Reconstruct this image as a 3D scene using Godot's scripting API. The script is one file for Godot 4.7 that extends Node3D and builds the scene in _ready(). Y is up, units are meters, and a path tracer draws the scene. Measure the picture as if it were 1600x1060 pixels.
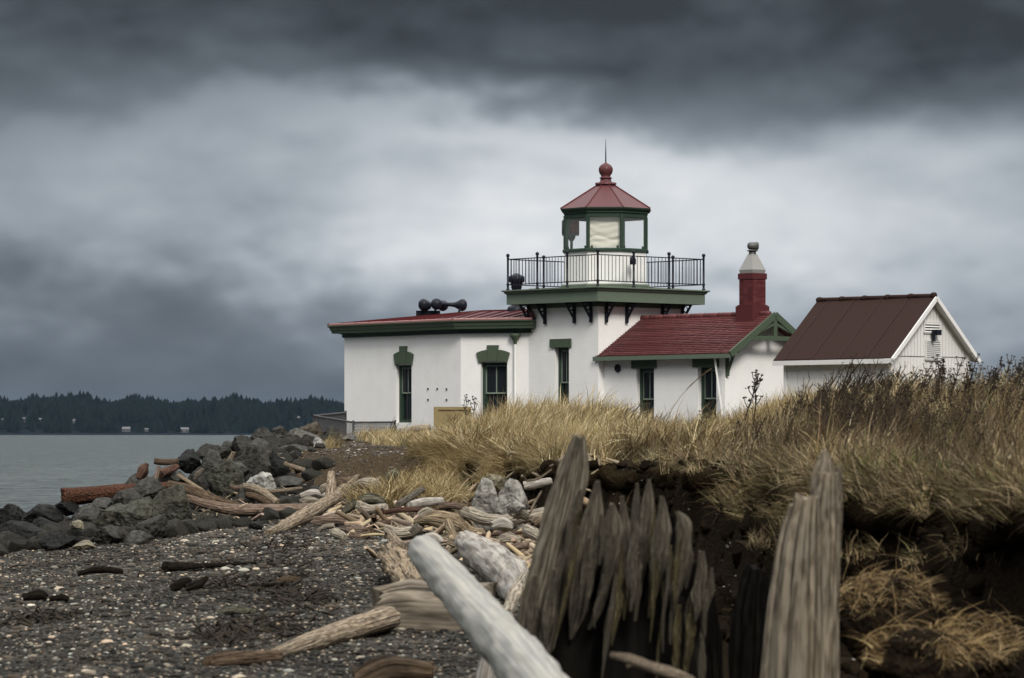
extends Node3D
# A small white lighthouse on a grassy point, seen from a driftwood beach under storm clouds.
# Plan coordinates: x to the right, d away from the camera (z = -d), y up; metres.

const F := 5400.0     # focal length in pixels of the 1600-wide photograph
const HY := 675.0     # row of the horizon
const EYE := 1.6      # eye height above the beach

var rng := RandomNumberGenerator.new()
var n_big := FastNoiseLite.new()
var n_mid := FastNoiseLite.new()
var n_fine := FastNoiseLite.new()
var used := {}
var M := {}


func P(px: float, py: float, d: float) -> Vector3:
	return Vector3((px - 800.0) / F * d, EYE + (HY - py) / F * d, -d)


func W(p: Vector2, y: float) -> Vector3:
	return Vector3(p.x, y, -p.y)


func rr(a: float, b: float) -> float:
	return rng.randf_range(a, b)


func table(xs: Array, ys: Array, x: float) -> float:
	if x <= xs[0]:
		return ys[0]
	for i in range(1, xs.size()):
		if x <= xs[i]:
			var t: float = (x - xs[i - 1]) / (xs[i] - xs[i - 1])
			return lerpf(ys[i - 1], ys[i], t * t * (3.0 - 2.0 * t) if false else t)
	return ys[xs.size() - 1]


# ---------- naming ----------
func numbered(called: String) -> String:
	var n: int = used.get(called, 0)
	used[called] = n + 1
	return called if n == 0 else "%s_%03d" % [called, n]


func tag(o: Node3D, label := "", category := "", group := "", kind := "") -> Node3D:
	if label:
		o.set_meta("label", label)
	if category:
		o.set_meta("category", category)
	if group:
		o.set_meta("group", group)
	if kind:
		o.set_meta("kind", kind)
	return o


func thing(called: String, label: String, category: String, at := Vector3.ZERO, group := "") -> Node3D:
	var o := Node3D.new()
	o.name = numbered(called)
	add_child(o)
	o.position = at
	tag(o, label, category, group)
	return o


func put(called: String, mesh: Mesh, m: Material, parent: Node3D = null, at := Vector3.ZERO) -> MeshInstance3D:
	var o := MeshInstance3D.new()
	o.mesh = mesh
	o.material_override = null
	for s in mesh.get_surface_count():
		o.set_surface_override_material(s, m)
	if parent == null:
		o.name = numbered(called)
		add_child(o)
	else:
		var k := called
		var n := 0
		while parent.has_node(NodePath(k)):
			n += 1
			k = "%s_%03d" % [called, n]
		o.name = k
		parent.add_child(o)
	o.position = at
	return o


func scatter(called: String, mesh: Mesh, m: Material, places: Array, tints: Array, parent: Node3D = null) -> MultiMeshInstance3D:
	var mm := MultiMesh.new()
	mm.transform_format = MultiMesh.TRANSFORM_3D
	mm.use_colors = tints.size() > 0
	mm.mesh = mesh
	mm.instance_count = places.size()
	for i in places.size():
		mm.set_instance_transform(i, places[i])
		if tints.size() > 0:
			mm.set_instance_color(i, tints[i])
	var o := MultiMeshInstance3D.new()
	o.multimesh = mm
	o.material_override = m
	o.name = numbered(called) if parent == null else called
	if parent == null:
		add_child(o)
	else:
		parent.add_child(o, true)
	o.set_meta("kind", "stuff")
	return o


# ---------- mesh helpers (corner order: counter-clockwise seen from outside) ----------
func begin() -> SurfaceTool:
	var st := SurfaceTool.new()
	st.begin(Mesh.PRIMITIVE_TRIANGLES)
	st.set_smooth_group(-1)
	return st


func done(st: SurfaceTool) -> ArrayMesh:
	st.generate_normals()
	return st.commit()


func tri(st: SurfaceTool, a: Vector3, b: Vector3, c: Vector3) -> void:
	st.add_vertex(a)
	st.add_vertex(c)
	st.add_vertex(b)


func quad(st: SurfaceTool, a: Vector3, b: Vector3, c: Vector3, d: Vector3) -> void:
	tri(st, a, b, c)
	tri(st, a, c, d)


func hexa(st: SurfaceTool, c: Array) -> void:
	# c: four bottom corners counter-clockwise seen from above, then the four above them
	quad(st, c[0], c[1], c[5], c[4])
	quad(st, c[1], c[2], c[6], c[5])
	quad(st, c[2], c[3], c[7], c[6])
	quad(st, c[3], c[0], c[4], c[7])
	quad(st, c[4], c[5], c[6], c[7])
	quad(st, c[3], c[2], c[1], c[0])


func box(st: SurfaceTool, t: Transform3D, size: Vector3, ch := 0.0) -> void:
	# a box centred on t; ch chamfers the upright edges and the top rim
	var x := t.basis.x * size.x * 0.5
	var y := t.basis.y * size.y * 0.5
	var z := t.basis.z * size.z * 0.5
	var o := t.origin
	hexa(st, [o - x - y + z, o + x - y + z, o + x - y - z, o - x - y - z, o - x + y + z, o + x + y + z, o + x + y - z, o - x + y - z])


func bar(st: SurfaceTool, a: Vector3, b: Vector3, w: float, h: float, side := Vector3.ZERO) -> void:
	# a square bar from a to b; w along side, h across both
	var z := (b - a)
	var l := z.length()
	z = z / l
	var x := side
	if x == Vector3.ZERO:
		x = z.cross(Vector3.UP)
		if x.length() < 0.05:
			x = Vector3.RIGHT
	x = (x - z * x.dot(z)).normalized()
	var y := z.cross(x)
	box(st, Transform3D(Basis(x, y, z), (a + b) * 0.5), Vector3(w, h, l))


func prism(st: SurfaceTool, poly: Array, y0: float, y1: float) -> void:
	# an upright prism over a plan polygon that runs counter-clockwise in (x, d)
	var n := poly.size()
	for i in n:
		var a: Vector2 = poly[i]
		var b: Vector2 = poly[(i + 1) % n]
		quad(st, W(a, y0), W(b, y0), W(b, y1), W(a, y1))
	for i in range(1, n - 1):
		tri(st, W(poly[0], y1), W(poly[i], y1), W(poly[i + 1], y1))
		tri(st, W(poly[0], y0), W(poly[i + 1], y0), W(poly[i], y0))


func plate(st: SurfaceTool, pts: Array, o: Vector3, ex: Vector3, ey: Vector3, depth: float) -> void:
	# a flat outline (counter-clockwise, convex or star-shaped about its middle) in the plane o + ex*u + ey*v, reaching depth towards the viewer's back
	var n := ex.cross(ey).normalized()
	var front := []
	var mid := Vector3.ZERO
	for p in pts:
		var v: Vector3 = o + ex * p.x + ey * p.y
		front.append(v)
		mid += v
	mid /= pts.size()
	for i in pts.size():
		var a: Vector3 = front[i]
		var b: Vector3 = front[(i + 1) % pts.size()]
		tri(st, mid, a, b)
		tri(st, mid - n * depth, b - n * depth, a - n * depth)
		quad(st, a - n * depth, b - n * depth, b, a)


func lathe(st: SurfaceTool, prof: Array, at: Vector3, sides := 16, up := Vector3.UP, turn := 0.0, smooth := true) -> void:
	# prof: [radius, height] from the bottom up
	st.set_smooth_group(0 if smooth else -1)
	var y := up.normalized()
	var x := y.cross(Vector3(0.31, 0.2, 0.93)).normalized() if absf(y.y) < 0.9 else Vector3.RIGHT
	x = (x - y * x.dot(y)).normalized()
	var z := x.cross(y)
	for i in sides:
		var a0 := turn + TAU * i / sides
		var a1 := turn + TAU * (i + 1) / sides
		var d0 := x * cos(a0) - z * sin(a0)
		var d1 := x * cos(a1) - z * sin(a1)
		for k in prof.size() - 1:
			var r0: float = prof[k][0]
			var r1: float = prof[k + 1][0]
			var h0: float = prof[k][1]
			var h1: float = prof[k + 1][1]
			var p00 := at + d0 * r0 + y * h0
			var p01 := at + d1 * r0 + y * h0
			var p10 := at + d0 * r1 + y * h1
			var p11 := at + d1 * r1 + y * h1
			if r0 > 0.0005:
				tri(st, p00, p01, p11 if r1 > 0.0005 else p10)
			if r1 > 0.0005:
				tri(st, p00, p11, p10)
	st.set_smooth_group(-1)


func ring(st: SurfaceTool, at: Vector3, n: Vector3, r: float, w: float, sides := 14) -> void:
	var y := n.normalized()
	var x := y.cross(Vector3.UP).normalized()
	var z := x.cross(y)
	for i in sides:
		var a0 := TAU * i / sides
		var a1 := TAU * (i + 1) / sides
		bar(st, at + (x * cos(a0) + z * sin(a0)) * r, at + (x * cos(a1) + z * sin(a1)) * r, w, w, y)


func tube(st: SurfaceTool, pts: Array, r0: float, r1: float, sides := 5) -> void:
	for i in pts.size() - 1:
		var a: Vector3 = pts[i]
		var b: Vector3 = pts[i + 1]
		var ra: float = lerpf(r0, r1, float(i) / (pts.size() - 1))
		var rb: float = lerpf(r0, r1, float(i + 1) / (pts.size() - 1))
		var y := (b - a).normalized()
		var x := y.cross(Vector3(0.3, 0.1, 0.9)).normalized()
		var z := x.cross(y)
		for k in sides:
			var a0 := TAU * k / sides
			var a1 := TAU * (k + 1) / sides
			var d0 := x * cos(a0) - z * sin(a0)
			var d1 := x * cos(a1) - z * sin(a1)
			quad(st, a + d0 * ra, a + d1 * ra, b + d1 * rb, b + d0 * rb)


# ---------- textures and materials ----------
func noise(freq: float, octaves := 4, kind := FastNoiseLite.TYPE_SIMPLEX_SMOOTH, sd := 1) -> FastNoiseLite:
	var n := FastNoiseLite.new()
	n.noise_type = kind
	n.frequency = freq
	n.fractal_octaves = octaves
	n.seed = sd
	return n


func ntex(n: FastNoiseLite, size: int, ramp: Array, bump := 0.0) -> NoiseTexture2D:
	var t := NoiseTexture2D.new()
	t.width = size
	t.height = size
	t.seamless = true
	t.seamless_blend_skirt = 0.2
	t.noise = n
	if bump > 0.0:
		t.as_normal_map = true
		t.bump_strength = bump
	elif ramp.size():
		var g := Gradient.new()
		var offs := PackedFloat32Array()
		var cols := PackedColorArray()
		for r in ramp:
			offs.append(r[0])
			cols.append((r[1] as Color).linear_to_srgb())
		g.offsets = offs
		g.colors = cols
		t.color_ramp = g
	return t


func mat(c: Color, rough := 0.7, metal := 0.0) -> StandardMaterial3D:
	var m := StandardMaterial3D.new()
	m.albedo_color = c.linear_to_srgb()
	m.roughness = rough
	m.metallic = metal
	m.metallic_specular = 0.3
	return m


func triplanar(m: StandardMaterial3D, scale: float, tex: Texture2D = null, height: Texture2D = null, cm := 1.0, world := false) -> StandardMaterial3D:
	m.uv1_triplanar = true
	m.uv1_world_triplanar = world
	m.uv1_scale = Vector3.ONE * scale
	if tex:
		m.albedo_texture = tex
	if height:
		m.heightmap_enabled = true
		m.heightmap_texture = height
		m.heightmap_scale = cm
	return m


func wood_image(sd: int, w: int, h: int, streak: float, checks := 0.72) -> Array:
	# grain along v: long fibres, dark checks, a few knots
	var a := noise(1.0, 3, FastNoiseLite.TYPE_SIMPLEX, sd)
	var b := noise(1.0, 2, FastNoiseLite.TYPE_SIMPLEX, sd + 7)
	var im := Image.create(w, h, false, Image.FORMAT_RGB8)
	var hm := Image.create(w, h, false, Image.FORMAT_RGB8)
	for y in h:
		for x in w:
			var th := TAU * x / w
			var cx := cos(th) * 2.2
			var cy := sin(th) * 2.2
			var ph := TAU * y / h
			var q := Vector3(cx * streak, cy * streak, sin(ph) * 0.35)
			var g1 := a.get_noise_3d(q.x * 1.6, q.y * 1.6, q.z + cos(ph) * 0.3)
			var g2 := b.get_noise_3d(q.x * 4.5 + 9.0, q.y * 4.5, q.z * 2.0 + cos(ph) * 0.8)
			var l := b.get_noise_3d(cx * 0.8, cy * 0.8, sin(ph) * 1.6 + 20.0)
			var crack := smoothstep(0.18, 0.42, g1)
			var v := 0.74 + 0.26 * g2 + 0.2 * l
			v = v * (1.0 - checks * crack)
			v = clampf(v, 0.05, 1.0)
			im.set_pixel(x, y, Color(v, v * (0.985 - 0.03 * l), v * (0.96 - 0.08 * l)).linear_to_srgb())
			var k := clampf(0.62 + 0.3 * g2 - 0.85 * checks * crack + 0.12 * l, 0.0, 1.0)
			hm.set_pixel(x, y, Color(k, k, k))
	return [ImageTexture.create_from_image(im), ImageTexture.create_from_image(hm)]


# ---------- the lie of the land ----------
const LIP_D := [0.0, 10.0, 18.0, 22.5, 23.5, 26.0, 36.0, 44.0, 46.0, 60.0, 66.0, 74.0, 80.0, 90.0, 110.0, 200.0]
const LIP_X := [4.6, 4.2, 3.75, 3.35, 3.1, 2.65, 2.62, 1.65, 0.6, -0.85, -1.6, -3.0, -5.0, -6.8, -8.0, -9.0]


func beach_height(x: float, d: float) -> float:
	var b := table([-40.0, 0.0, 9.0, 18.0, 30.0, 46.0, 58.0, 70.0, 82.0], [0.5, 0.35, 0.15, 0.0, 0.0, 0.1, 0.25, 0.52, 0.75], d)
	b -= 0.11 * maxf(0.0, -x - 3.0)
	# a low berm in front of the bank, where the near logs lie
	b += 0.5 * smoothstep(-0.6, 2.6, x) * (1.0 - smoothstep(13.0, 24.0, d)) * 0.6
	return b


func grass_edge(d: float) -> float:
	return table([60.0, 66.0, 70.0, 78.0, 85.0, 100.0, 120.0], [-0.9, -1.3, -1.5, -2.2, -3.0, -4.4, -6.0], d)


func bank_share(x: float, d: float) -> float:
	var s := x - table(LIP_D, LIP_X, d)
	s += 0.28 * n_mid.get_noise_2d(x * 0.7, d * 1.1) + 0.1 * n_fine.get_noise_2d(x, d)
	var w := table([0.0, 40.0, 62.0, 68.0, 74.0, 100.0], [0.42, 0.36, 0.45, 1.6, 4.0, 5.0], d)
	return smoothstep(-w, 0.0, s)


func land(x: float, d: float) -> float:
	var b := beach_height(x, d)
	var p := 1.16 + 0.16 * smoothstep(70.0, 100.0, d)
	p += 0.55 * smoothstep(2.7, 5.2, x) * smoothstep(25.0, 40.0, d) * (1.0 - smoothstep(58.0, 80.0, d))
	p += 0.4 * exp(-(pow(x - 1.2, 2.0) / 3.5 + pow(d - 74.0, 2.0) / 60.0))
	p += 0.12 * n_big.get_noise_2d(x * 1.3, d * 0.6)
	var h := lerpf(b, p, bank_share(x, d))
	var c := table([0.0, 56.0, 60.0, 63.0, 67.0, 73.0, 80.0, 88.0, 110.0, 130.0, 250.0], [-15.0, -15.0, -13.0, -9.6, -8.2, -7.2, -6.7, -6.6, -9.2, -10.0, -15.0], d)
	h = lerpf(-2.2, h, smoothstep(-4.5, 1.0, x - c))
	h += 0.03 * n_mid.get_noise_2d(x * 2.0, d * 2.0) + 0.012 * n_fine.get_noise_2d(x * 2.5, d * 2.5)
	return h


func ground_at(px: float, d: float) -> Vector3:
	var x := (px - 800.0) / F * d
	return Vector3(x, land(x, d), -d)


func build_ground() -> void:
	var ds := [-40.0, -20.0, -8.0, 0.0, 4.0]
	while ds[-1] < 150.0:
		ds.append(ds[-1] + maxf(0.16, ds[-1] * 0.0085))
	for e in [170.0, 200.0, 240.0, 300.0]:
		ds.append(e)
	var xs := [-60.0, -35.0, -20.0, -14.0]
	while xs[-1] < 10.0:
		xs.append(xs[-1] + (0.11 if xs[-1] > -8.5 and xs[-1] < 6.5 else 0.35))
	for e in [11.0, 12.5, 14.5, 17.0, 20.0, 26.0, 40.0, 80.0, 160.0]:
		xs.append(e)
	var hs := []
	var sh := []
	for d in ds:
		var row := PackedFloat32Array()
		var kind := PackedByteArray()
		for x in xs:
			row.append(land(x, d))
			kind.append(1 if bank_share(x, d) > 0.12 or x > table(LIP_D, LIP_X, d) - table([0.0, 30.0, 38.0, 60.0, 80.0], [3.2, 2.6, 1.0, 0.8, 2.5], d) + 0.4 * n_mid.get_noise_2d(x, d) else 0)
		hs.append(row)
		sh.append(kind)
	# the brown path: bare ground left of the grass
	for j in ds.size():
		for i in xs.size():
			if sh[j][i] == 1 and ds[j] > 60.0 and ds[j] < 120.0 and xs[i] < grass_edge(ds[j]) + 1.0 + 0.4 * n_mid.get_noise_2d(xs[i], ds[j]):
				sh[j][i] = 2
	for k in 3:
		var st := begin()
		st.set_smooth_group(0)
		for j in ds.size() - 1:
			for i in xs.size() - 1:
				if int(sh[j][i]) != k:
					continue
				var a := Vector3(xs[i], hs[j][i], -ds[j])
				var b := Vector3(xs[i + 1], hs[j][i + 1], -ds[j])
				var c := Vector3(xs[i + 1], hs[j + 1][i + 1], -ds[j + 1])
				var e := Vector3(xs[i], hs[j + 1][i], -ds[j + 1])
				quad(st, a, b, c, e)
		var o := put(["beach", "ground", "path"][k], done(st), [M.gravel, M.soil, M.path][k])
		tag(o, "", "", "", "structure")


func lip_at(d: float) -> float:
	# where the bank's edge really runs, ragged as it is
	var x := table(LIP_D, LIP_X, d)
	return x - 0.28 * n_mid.get_noise_2d(x * 0.7, d * 1.1) - 0.1 * n_fine.get_noise_2d(x, d)


func overhang(d: float) -> float:
	return clampf(0.26 + 0.45 * n_mid.get_noise_1d(d * 1.3) + 0.14 * n_fine.get_noise_1d(d * 1.7), 0.05, 0.7) * (1.0 - smoothstep(56.0, 64.0, d)) * (1.0 - 0.5 * smoothstep(30.0, 36.0, d))


func build_overhang() -> void:
	# the undercut lip of turf along the bank
	var st := begin()
	st.set_smooth_group(0)
	var rows := []
	var d := 13.0
	while d < 64.0:
		var x := lip_at(d)
		var y := land(x + 0.45, d)
		var o := overhang(d)
		var q := 0.09 * n_fine.get_noise_1d(d * 2.2) + 0.07 * n_mid.get_noise_1d(d * 1.9 + 7.0)
		rows.append([Vector3(x + 0.5, y - 0.02, -d), Vector3(x - o * 0.5, y - 0.02 + q, -d), Vector3(x - o, y - 0.09 + q, -d), Vector3(x - o * 0.92, y - 0.2 + q * 2.0, -d), Vector3(x - o * 0.4, y - 0.27 - q, -d), Vector3(x + 0.3, y - 0.32, -d)])
		d += 0.14
	for i in rows.size() - 1:
		for k in 5:
			quad(st, rows[i][k + 1], rows[i][k], rows[i + 1][k], rows[i + 1][k + 1])
	tag(put("bank_edge", done(st), M.turf), "", "", "", "structure")


func build_water() -> void:
	var st := begin()
	quad(st, Vector3(-14000, -1.2, 300), Vector3(14000, -1.2, 300), Vector3(14000, -1.2, -14000), Vector3(-14000, -1.2, -14000))
	tag(put("water", done(st), M.water), "", "", "", "structure")


# ---------- the far shore ----------
const FAR_D := [2980.0, 3010.0, 3060.0, 3160.0, 3300.0, 3500.0, 4200.0]
const FAR_Y := [-3.0, 0.2, 4.0, 9.0, 15.0, 19.0, 14.0]


func hill(x: float, d: float) -> float:
	var up := smoothstep(3010.0, 3160.0, d)
	return table(FAR_D, FAR_Y, d) * (1.0 + 0.25 * n_big.get_noise_1d(x * 0.03 + 5.0)) - 0.0022 * (x + 440.0) * up


func build_far_shore() -> void:
	var st := begin()
	var xs := []
	var x := -3600.0
	while x <= 3600.0:
		xs.append(x)
		x += 40.0
	for j in FAR_D.size() - 1:
		for i in xs.size() - 1:
			var f := func(ii: int, jj: int) -> Vector3:
				return Vector3(xs[ii], hill(xs[ii], FAR_D[jj]), -FAR_D[jj])
			quad(st, f.call(i, j), f.call(i + 1, j), f.call(i + 1, j + 1), f.call(i, j + 1))
	tag(put("hills", done(st), M.far_ground), "", "", "", "structure")
	# small houses on that shore
	var rows := [
		[5, 657, 9, "pale house at the far left edge of the far shore"], [38, 656, 16, "long pale low house second from the left on far shore"], [62, 657, 12, "pale long house right of the low row on far shore"],
		[115, 658, 9, "grey small house with pale gable up the dark far slope"], [197, 671, 12, "white house standing lowest, right at the far waterline"], [229, 671, 6, "tiny grey boathouse beside the waterline house on far shore"],
		[269, 659, 7, "bright narrow white house above the far shore trees"], [288, 672, 13, "low grey waterfront building below the bright houses"], [294, 661, 6, "tiny white house right of the bright narrow one"],
		[333, 659, 9, "white gabled house mid-slope on the far shore"], [357, 657, 9, "whitest gabled house highest on the far slope"], [439, 654, 9, "pale grey gabled house nearing the white wall, far shore"], [467, 654, 13, "long pale house nearest the fence on the far shore"],
	]
	var spots := []
	for r in rows:
		var dd := 3015.0
		for k in 200:
			var hx: float = (r[0] - 800.0) / F * dd
			if EYE + (HY - r[1] - 3.0) / F * dd <= hill(hx, dd) + 0.4:
				break
			dd += 2.0
		spots.append([(r[0] - 800.0) / F * dd, dd, r[2] / F * dd])
	# conifers too far away to tell apart: one dark wood
	for v in 3:
		var t := begin()
		var hh := 1.0
		for k in 6:
			var y0 := hh * (0.08 + 0.145 * k)
			var y1: float = minf(y0 + 0.3, 1.0)
			var r0 := 0.2 * (1.0 - k / 6.6) * (0.8 + 0.4 * rng.randf())
			for s in 7:
				var a0 := TAU * s / 7.0 + k * 0.5
				var a1 := TAU * (s + 1) / 7.0 + k * 0.5
				var q0 := r0 * rr(0.6, 1.15)
				var am := (a0 + a1) * 0.5
				tri(t, Vector3(cos(a1) * r0 * 0.45, y0 + 0.05, sin(a1) * r0 * 0.45), Vector3(cos(am) * q0 * 1.25, y0, sin(am) * q0 * 1.25), Vector3(0, y1, 0))
				tri(t, Vector3(cos(am) * q0 * 1.25, y0, sin(am) * q0 * 1.25), Vector3(cos(a0) * r0 * 0.45, y0 + 0.05, sin(a0) * r0 * 0.45), Vector3(0, y1, 0))
		var places := []
		var tints := []
		for i in 6500:
			var near: bool = rng.randf() < 0.62
			var tx: float = rr(-620.0, 60.0) if near else rr(-3400.0, 3400.0)
			var row := rng.randi_range(0, 6)
			var td: float = [3034.0, 3070.0, 3120.0, 3180.0, 3250.0, 3330.0, 3420.0][row] + rr(-18, 18)
			var ty := hill(tx, td)
			var hidden := false
			for q in spots:
				if td < q[1] + 6.0 and absf(tx * q[1] / td - q[0]) < q[2] * 0.5 + 1.6 and td > 3000.0:
					hidden = true
			if hidden:
				continue
			var s: float = rr(14.5, 18.5) * (1.0 + 0.45 * n_big.get_noise_1d(tx * 0.12)) * (0.55 if row == 0 else 1.0)
			if row == 6 and rng.randf() < 0.25:
				s *= 1.2
			places.append(Transform3D(Basis.from_euler(Vector3(0, rr(0, TAU), 0)).scaled(Vector3(s * rr(1.2, 2.0), s, s * rr(1.2, 2.0))), Vector3(tx, ty - 0.5, -td)))
			var g := rr(0.7, 1.3)
			tints.append(Color(g, g * rr(0.95, 1.1), g * rr(0.9, 1.1)))
		var o := scatter("far_forest", done(t), M.conifer, places, tints)
		tag(o, "dark conifer forest along the far shore across the water", "forest", "dark forest across the water")
	for k9 in rows.size():
		var r = rows[k9]
		var dd: float = spots[k9][1]
		var w: float = spots[k9][2]
		var base := P(r[0], r[1] + 3.0, dd)
		var house := thing("far_house", r[3], "house", base, "houses across the water")
		var s2 := begin()
		box(s2, Transform3D(Basis(), Vector3(0, 0.0, 0)), Vector3(w, 2.6 + w * 0.2, 6.0))
		put("wall", done(s2), M.far_white, house)
		var s3 := begin()
		var e := 1.3 + w * 0.1
		var up: float = minf(w * 0.3, 1.8)
		quad(s3, Vector3(-w * 0.56, e, 3.4), Vector3(w * 0.56, e, 3.4), Vector3(w * 0.5, e + up, 0), Vector3(-w * 0.5, e + up, 0))
		quad(s3, Vector3(w * 0.56, e, -3.4), Vector3(-w * 0.56, e, -3.4), Vector3(-w * 0.5, e + up, 0), Vector3(w * 0.5, e + up, 0))
		tri(s3, Vector3(w * 0.56, e, 3.4), Vector3(w * 0.56, e, -3.4), Vector3(w * 0.5, e + up, 0))
		tri(s3, Vector3(-w * 0.56, e, -3.4), Vector3(-w * 0.56, e, 3.4), Vector3(-w * 0.5, e + up, 0))
		put("roof", done(s3), M.far_roof, house)
		for k in 2:
			var s4 := begin()
			box(s4, Transform3D(Basis(), Vector3(w * (k - 0.5) * 0.5, 0.5, 3.02)), Vector3(w * 0.16, 0.9, 0.08))
			put("window", done(s4), M.glass_dark, house)


# ---------- the lighthouse ----------
const U := Vector2(0.669, -0.743)   # along the fronts that face left, towards the right and nearer
const V := Vector2(0.743, 0.669)    # along the fronts that face right, towards the right and farther


func cut(o: Vector2, e: Vector2, px: float) -> float:
	# how far along a plan line a column of the photograph meets it
	var k := (px - 800.0) / F
	return (k * o.y - o.x) / (e.x - k * e.y)


func height_at(py: float, d: float) -> float:
	return EYE + (HY - py) / F * d


func wall_mesh(o: Vector2, e: Vector2, length: float, y0: float, y1: float, holes: Array, reveal := 0.2) -> ArrayMesh:
	# an outside wall face; holes: [s0, s1, bottom, top] from left to right, each with its reveals
	var st := begin()
	var inw := Vector2(-e.y, e.x)
	var at := func(s: float, y: float, q: float) -> Vector3: return W(o + e * s + inw * q, y)
	var s := 0.0
	for h in holes:
		quad(st, at.call(s, y0, 0.0), at.call(h[0], y0, 0.0), at.call(h[0], y1, 0.0), at.call(s, y1, 0.0))
		quad(st, at.call(h[0], y0, 0.0), at.call(h[1], y0, 0.0), at.call(h[1], h[2], 0.0), at.call(h[0], h[2], 0.0))
		quad(st, at.call(h[0], h[3], 0.0), at.call(h[1], h[3], 0.0), at.call(h[1], y1, 0.0), at.call(h[0], y1, 0.0))
		quad(st, at.call(h[0], h[2], 0.0), at.call(h[0], h[2], reveal), at.call(h[0], h[3], reveal), at.call(h[0], h[3], 0.0))
		quad(st, at.call(h[1], h[2], reveal), at.call(h[1], h[2], 0.0), at.call(h[1], h[3], 0.0), at.call(h[1], h[3], reveal))
		quad(st, at.call(h[0], h[2], 0.0), at.call(h[1], h[2], 0.0), at.call(h[1], h[2], reveal), at.call(h[0], h[2], reveal))
		quad(st, at.call(h[0], h[3], reveal), at.call(h[1], h[3], reveal), at.call(h[1], h[3], 0.0), at.call(h[0], h[3], 0.0))
		s = h[1]
	quad(st, at.call(s, y0, 0.0), at.call(length, y0, 0.0), at.call(length, y1, 0.0), at.call(s, y1, 0.0))
	# the back of the wall, so that it has thickness
	var th := 0.3
	quad(st, at.call(length, y0, th), at.call(0.0, y0, th), at.call(0.0, y1, th), at.call(length, y1, th))
	quad(st, at.call(0.0, y1, 0.0), at.call(length, y1, 0.0), at.call(length, y1, th), at.call(0.0, y1, th))
	return done(st)


func sash_window(parent: Node3D, o: Vector2, e: Vector2, h: Array, deep: float) -> Node3D:
	# a two-over-two sash window in the opening h, its face deep behind the wall face
	var inw := Vector2(-e.y, e.x)
	var ex := Vector3(e.x, 0, -e.y)
	var nz := Vector3(inw.x, 0, -inw.y)
	var at := func(s: float, y: float, q: float) -> Vector3: return W(o + e * s + inw * q, y)
	var bw := func(st: SurfaceTool, s0: float, s1: float, ya: float, yb: float, q0: float, q1: float) -> void:
		box(st, Transform3D(Basis(ex, Vector3.UP, -nz), (at.call(s0, ya, q0) + at.call(s1, yb, q1)) * 0.5), Vector3(s1 - s0, yb - ya, q1 - q0))
	var s0: float = h[0] + 0.002
	var s1: float = h[1] - 0.002
	var y0: float = h[2] + 0.002
	var y1: float = h[3] - 0.002
	var st := begin()
	var fw := 0.085
	bw.call(st, s0, s0 + fw, y0, y1, deep - 0.05, deep + 0.1)
	bw.call(st, s1 - fw, s1, y0, y1, deep - 0.05, deep + 0.1)
	bw.call(st, s0 + fw, s1 - fw, y1 - fw, y1, deep - 0.05, deep + 0.1)
	bw.call(st, s0 + fw, s1 - fw, y0, y0 + 0.07, deep - 0.05, deep + 0.1)
	var win := put("window", done(st), M.green_dark, parent)
	var ym := (y0 + y1) * 0.5 + 0.04
	for k in 2:
		var q := deep + (0.0 if k == 1 else 0.055)
		var ya := ym - 0.03 if k == 1 else y0 + 0.07
		var yb := y1 - fw if k == 1 else ym + 0.02
		var sa := s0 + fw
		var sb := s1 - fw
		var f := begin()
		var t := 0.04
		bw.call(f, sa, sa + t, ya, yb, q, q + 0.045)
		bw.call(f, sb - t, sb, ya, yb, q, q + 0.045)
		bw.call(f, sa + t, sb - t, ya, ya + t, q - 0.002, q + 0.045)
		bw.call(f, sa + t, sb - t, yb - t, yb, q - 0.002, q + 0.045)
		put("sash", done(f), M.green_pale if k == 1 else M.green_dark, win)
		var mb := begin()
		var mid := (sa + sb) * 0.5
		bw.call(mb, mid - 0.016, mid + 0.016, ya + t, yb - t, q + 0.005, q + 0.035)
		put("glazing_bar", done(mb), M.green_pale if k == 1 else M.green_dark, win)
		for c in 2:
			var g := begin()
			var ga := sa + t if c == 0 else mid + 0.016
			var gb := mid - 0.016 if c == 0 else sb - t
			bw.call(g, ga, gb, ya + t, yb - t, q + 0.014, q + 0.03)
			put("pane", done(g), M.glass_dark, win)
	# a dark sheet that stands in for the dim room behind the panes
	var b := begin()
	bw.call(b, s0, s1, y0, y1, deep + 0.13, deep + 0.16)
	put("dark_room_sheet", done(b), M.room_dark, win)
	return win


func flat_lintel(win: Node3D, o: Vector2, e: Vector2, s0: float, s1: float, y0: float, y1: float) -> void:
	var ex := Vector3(e.x, 0, -e.y)
	var st := begin()
	plate(st, [Vector2(s0, y0), Vector2(s1, y0), Vector2(s1, y1), Vector2(s0, y1)], W(o, 0) - ex.cross(Vector3.UP) * -0.06, ex, Vector3.UP, 0.1)
	put("lintel", done(st), M.green, win)


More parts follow.
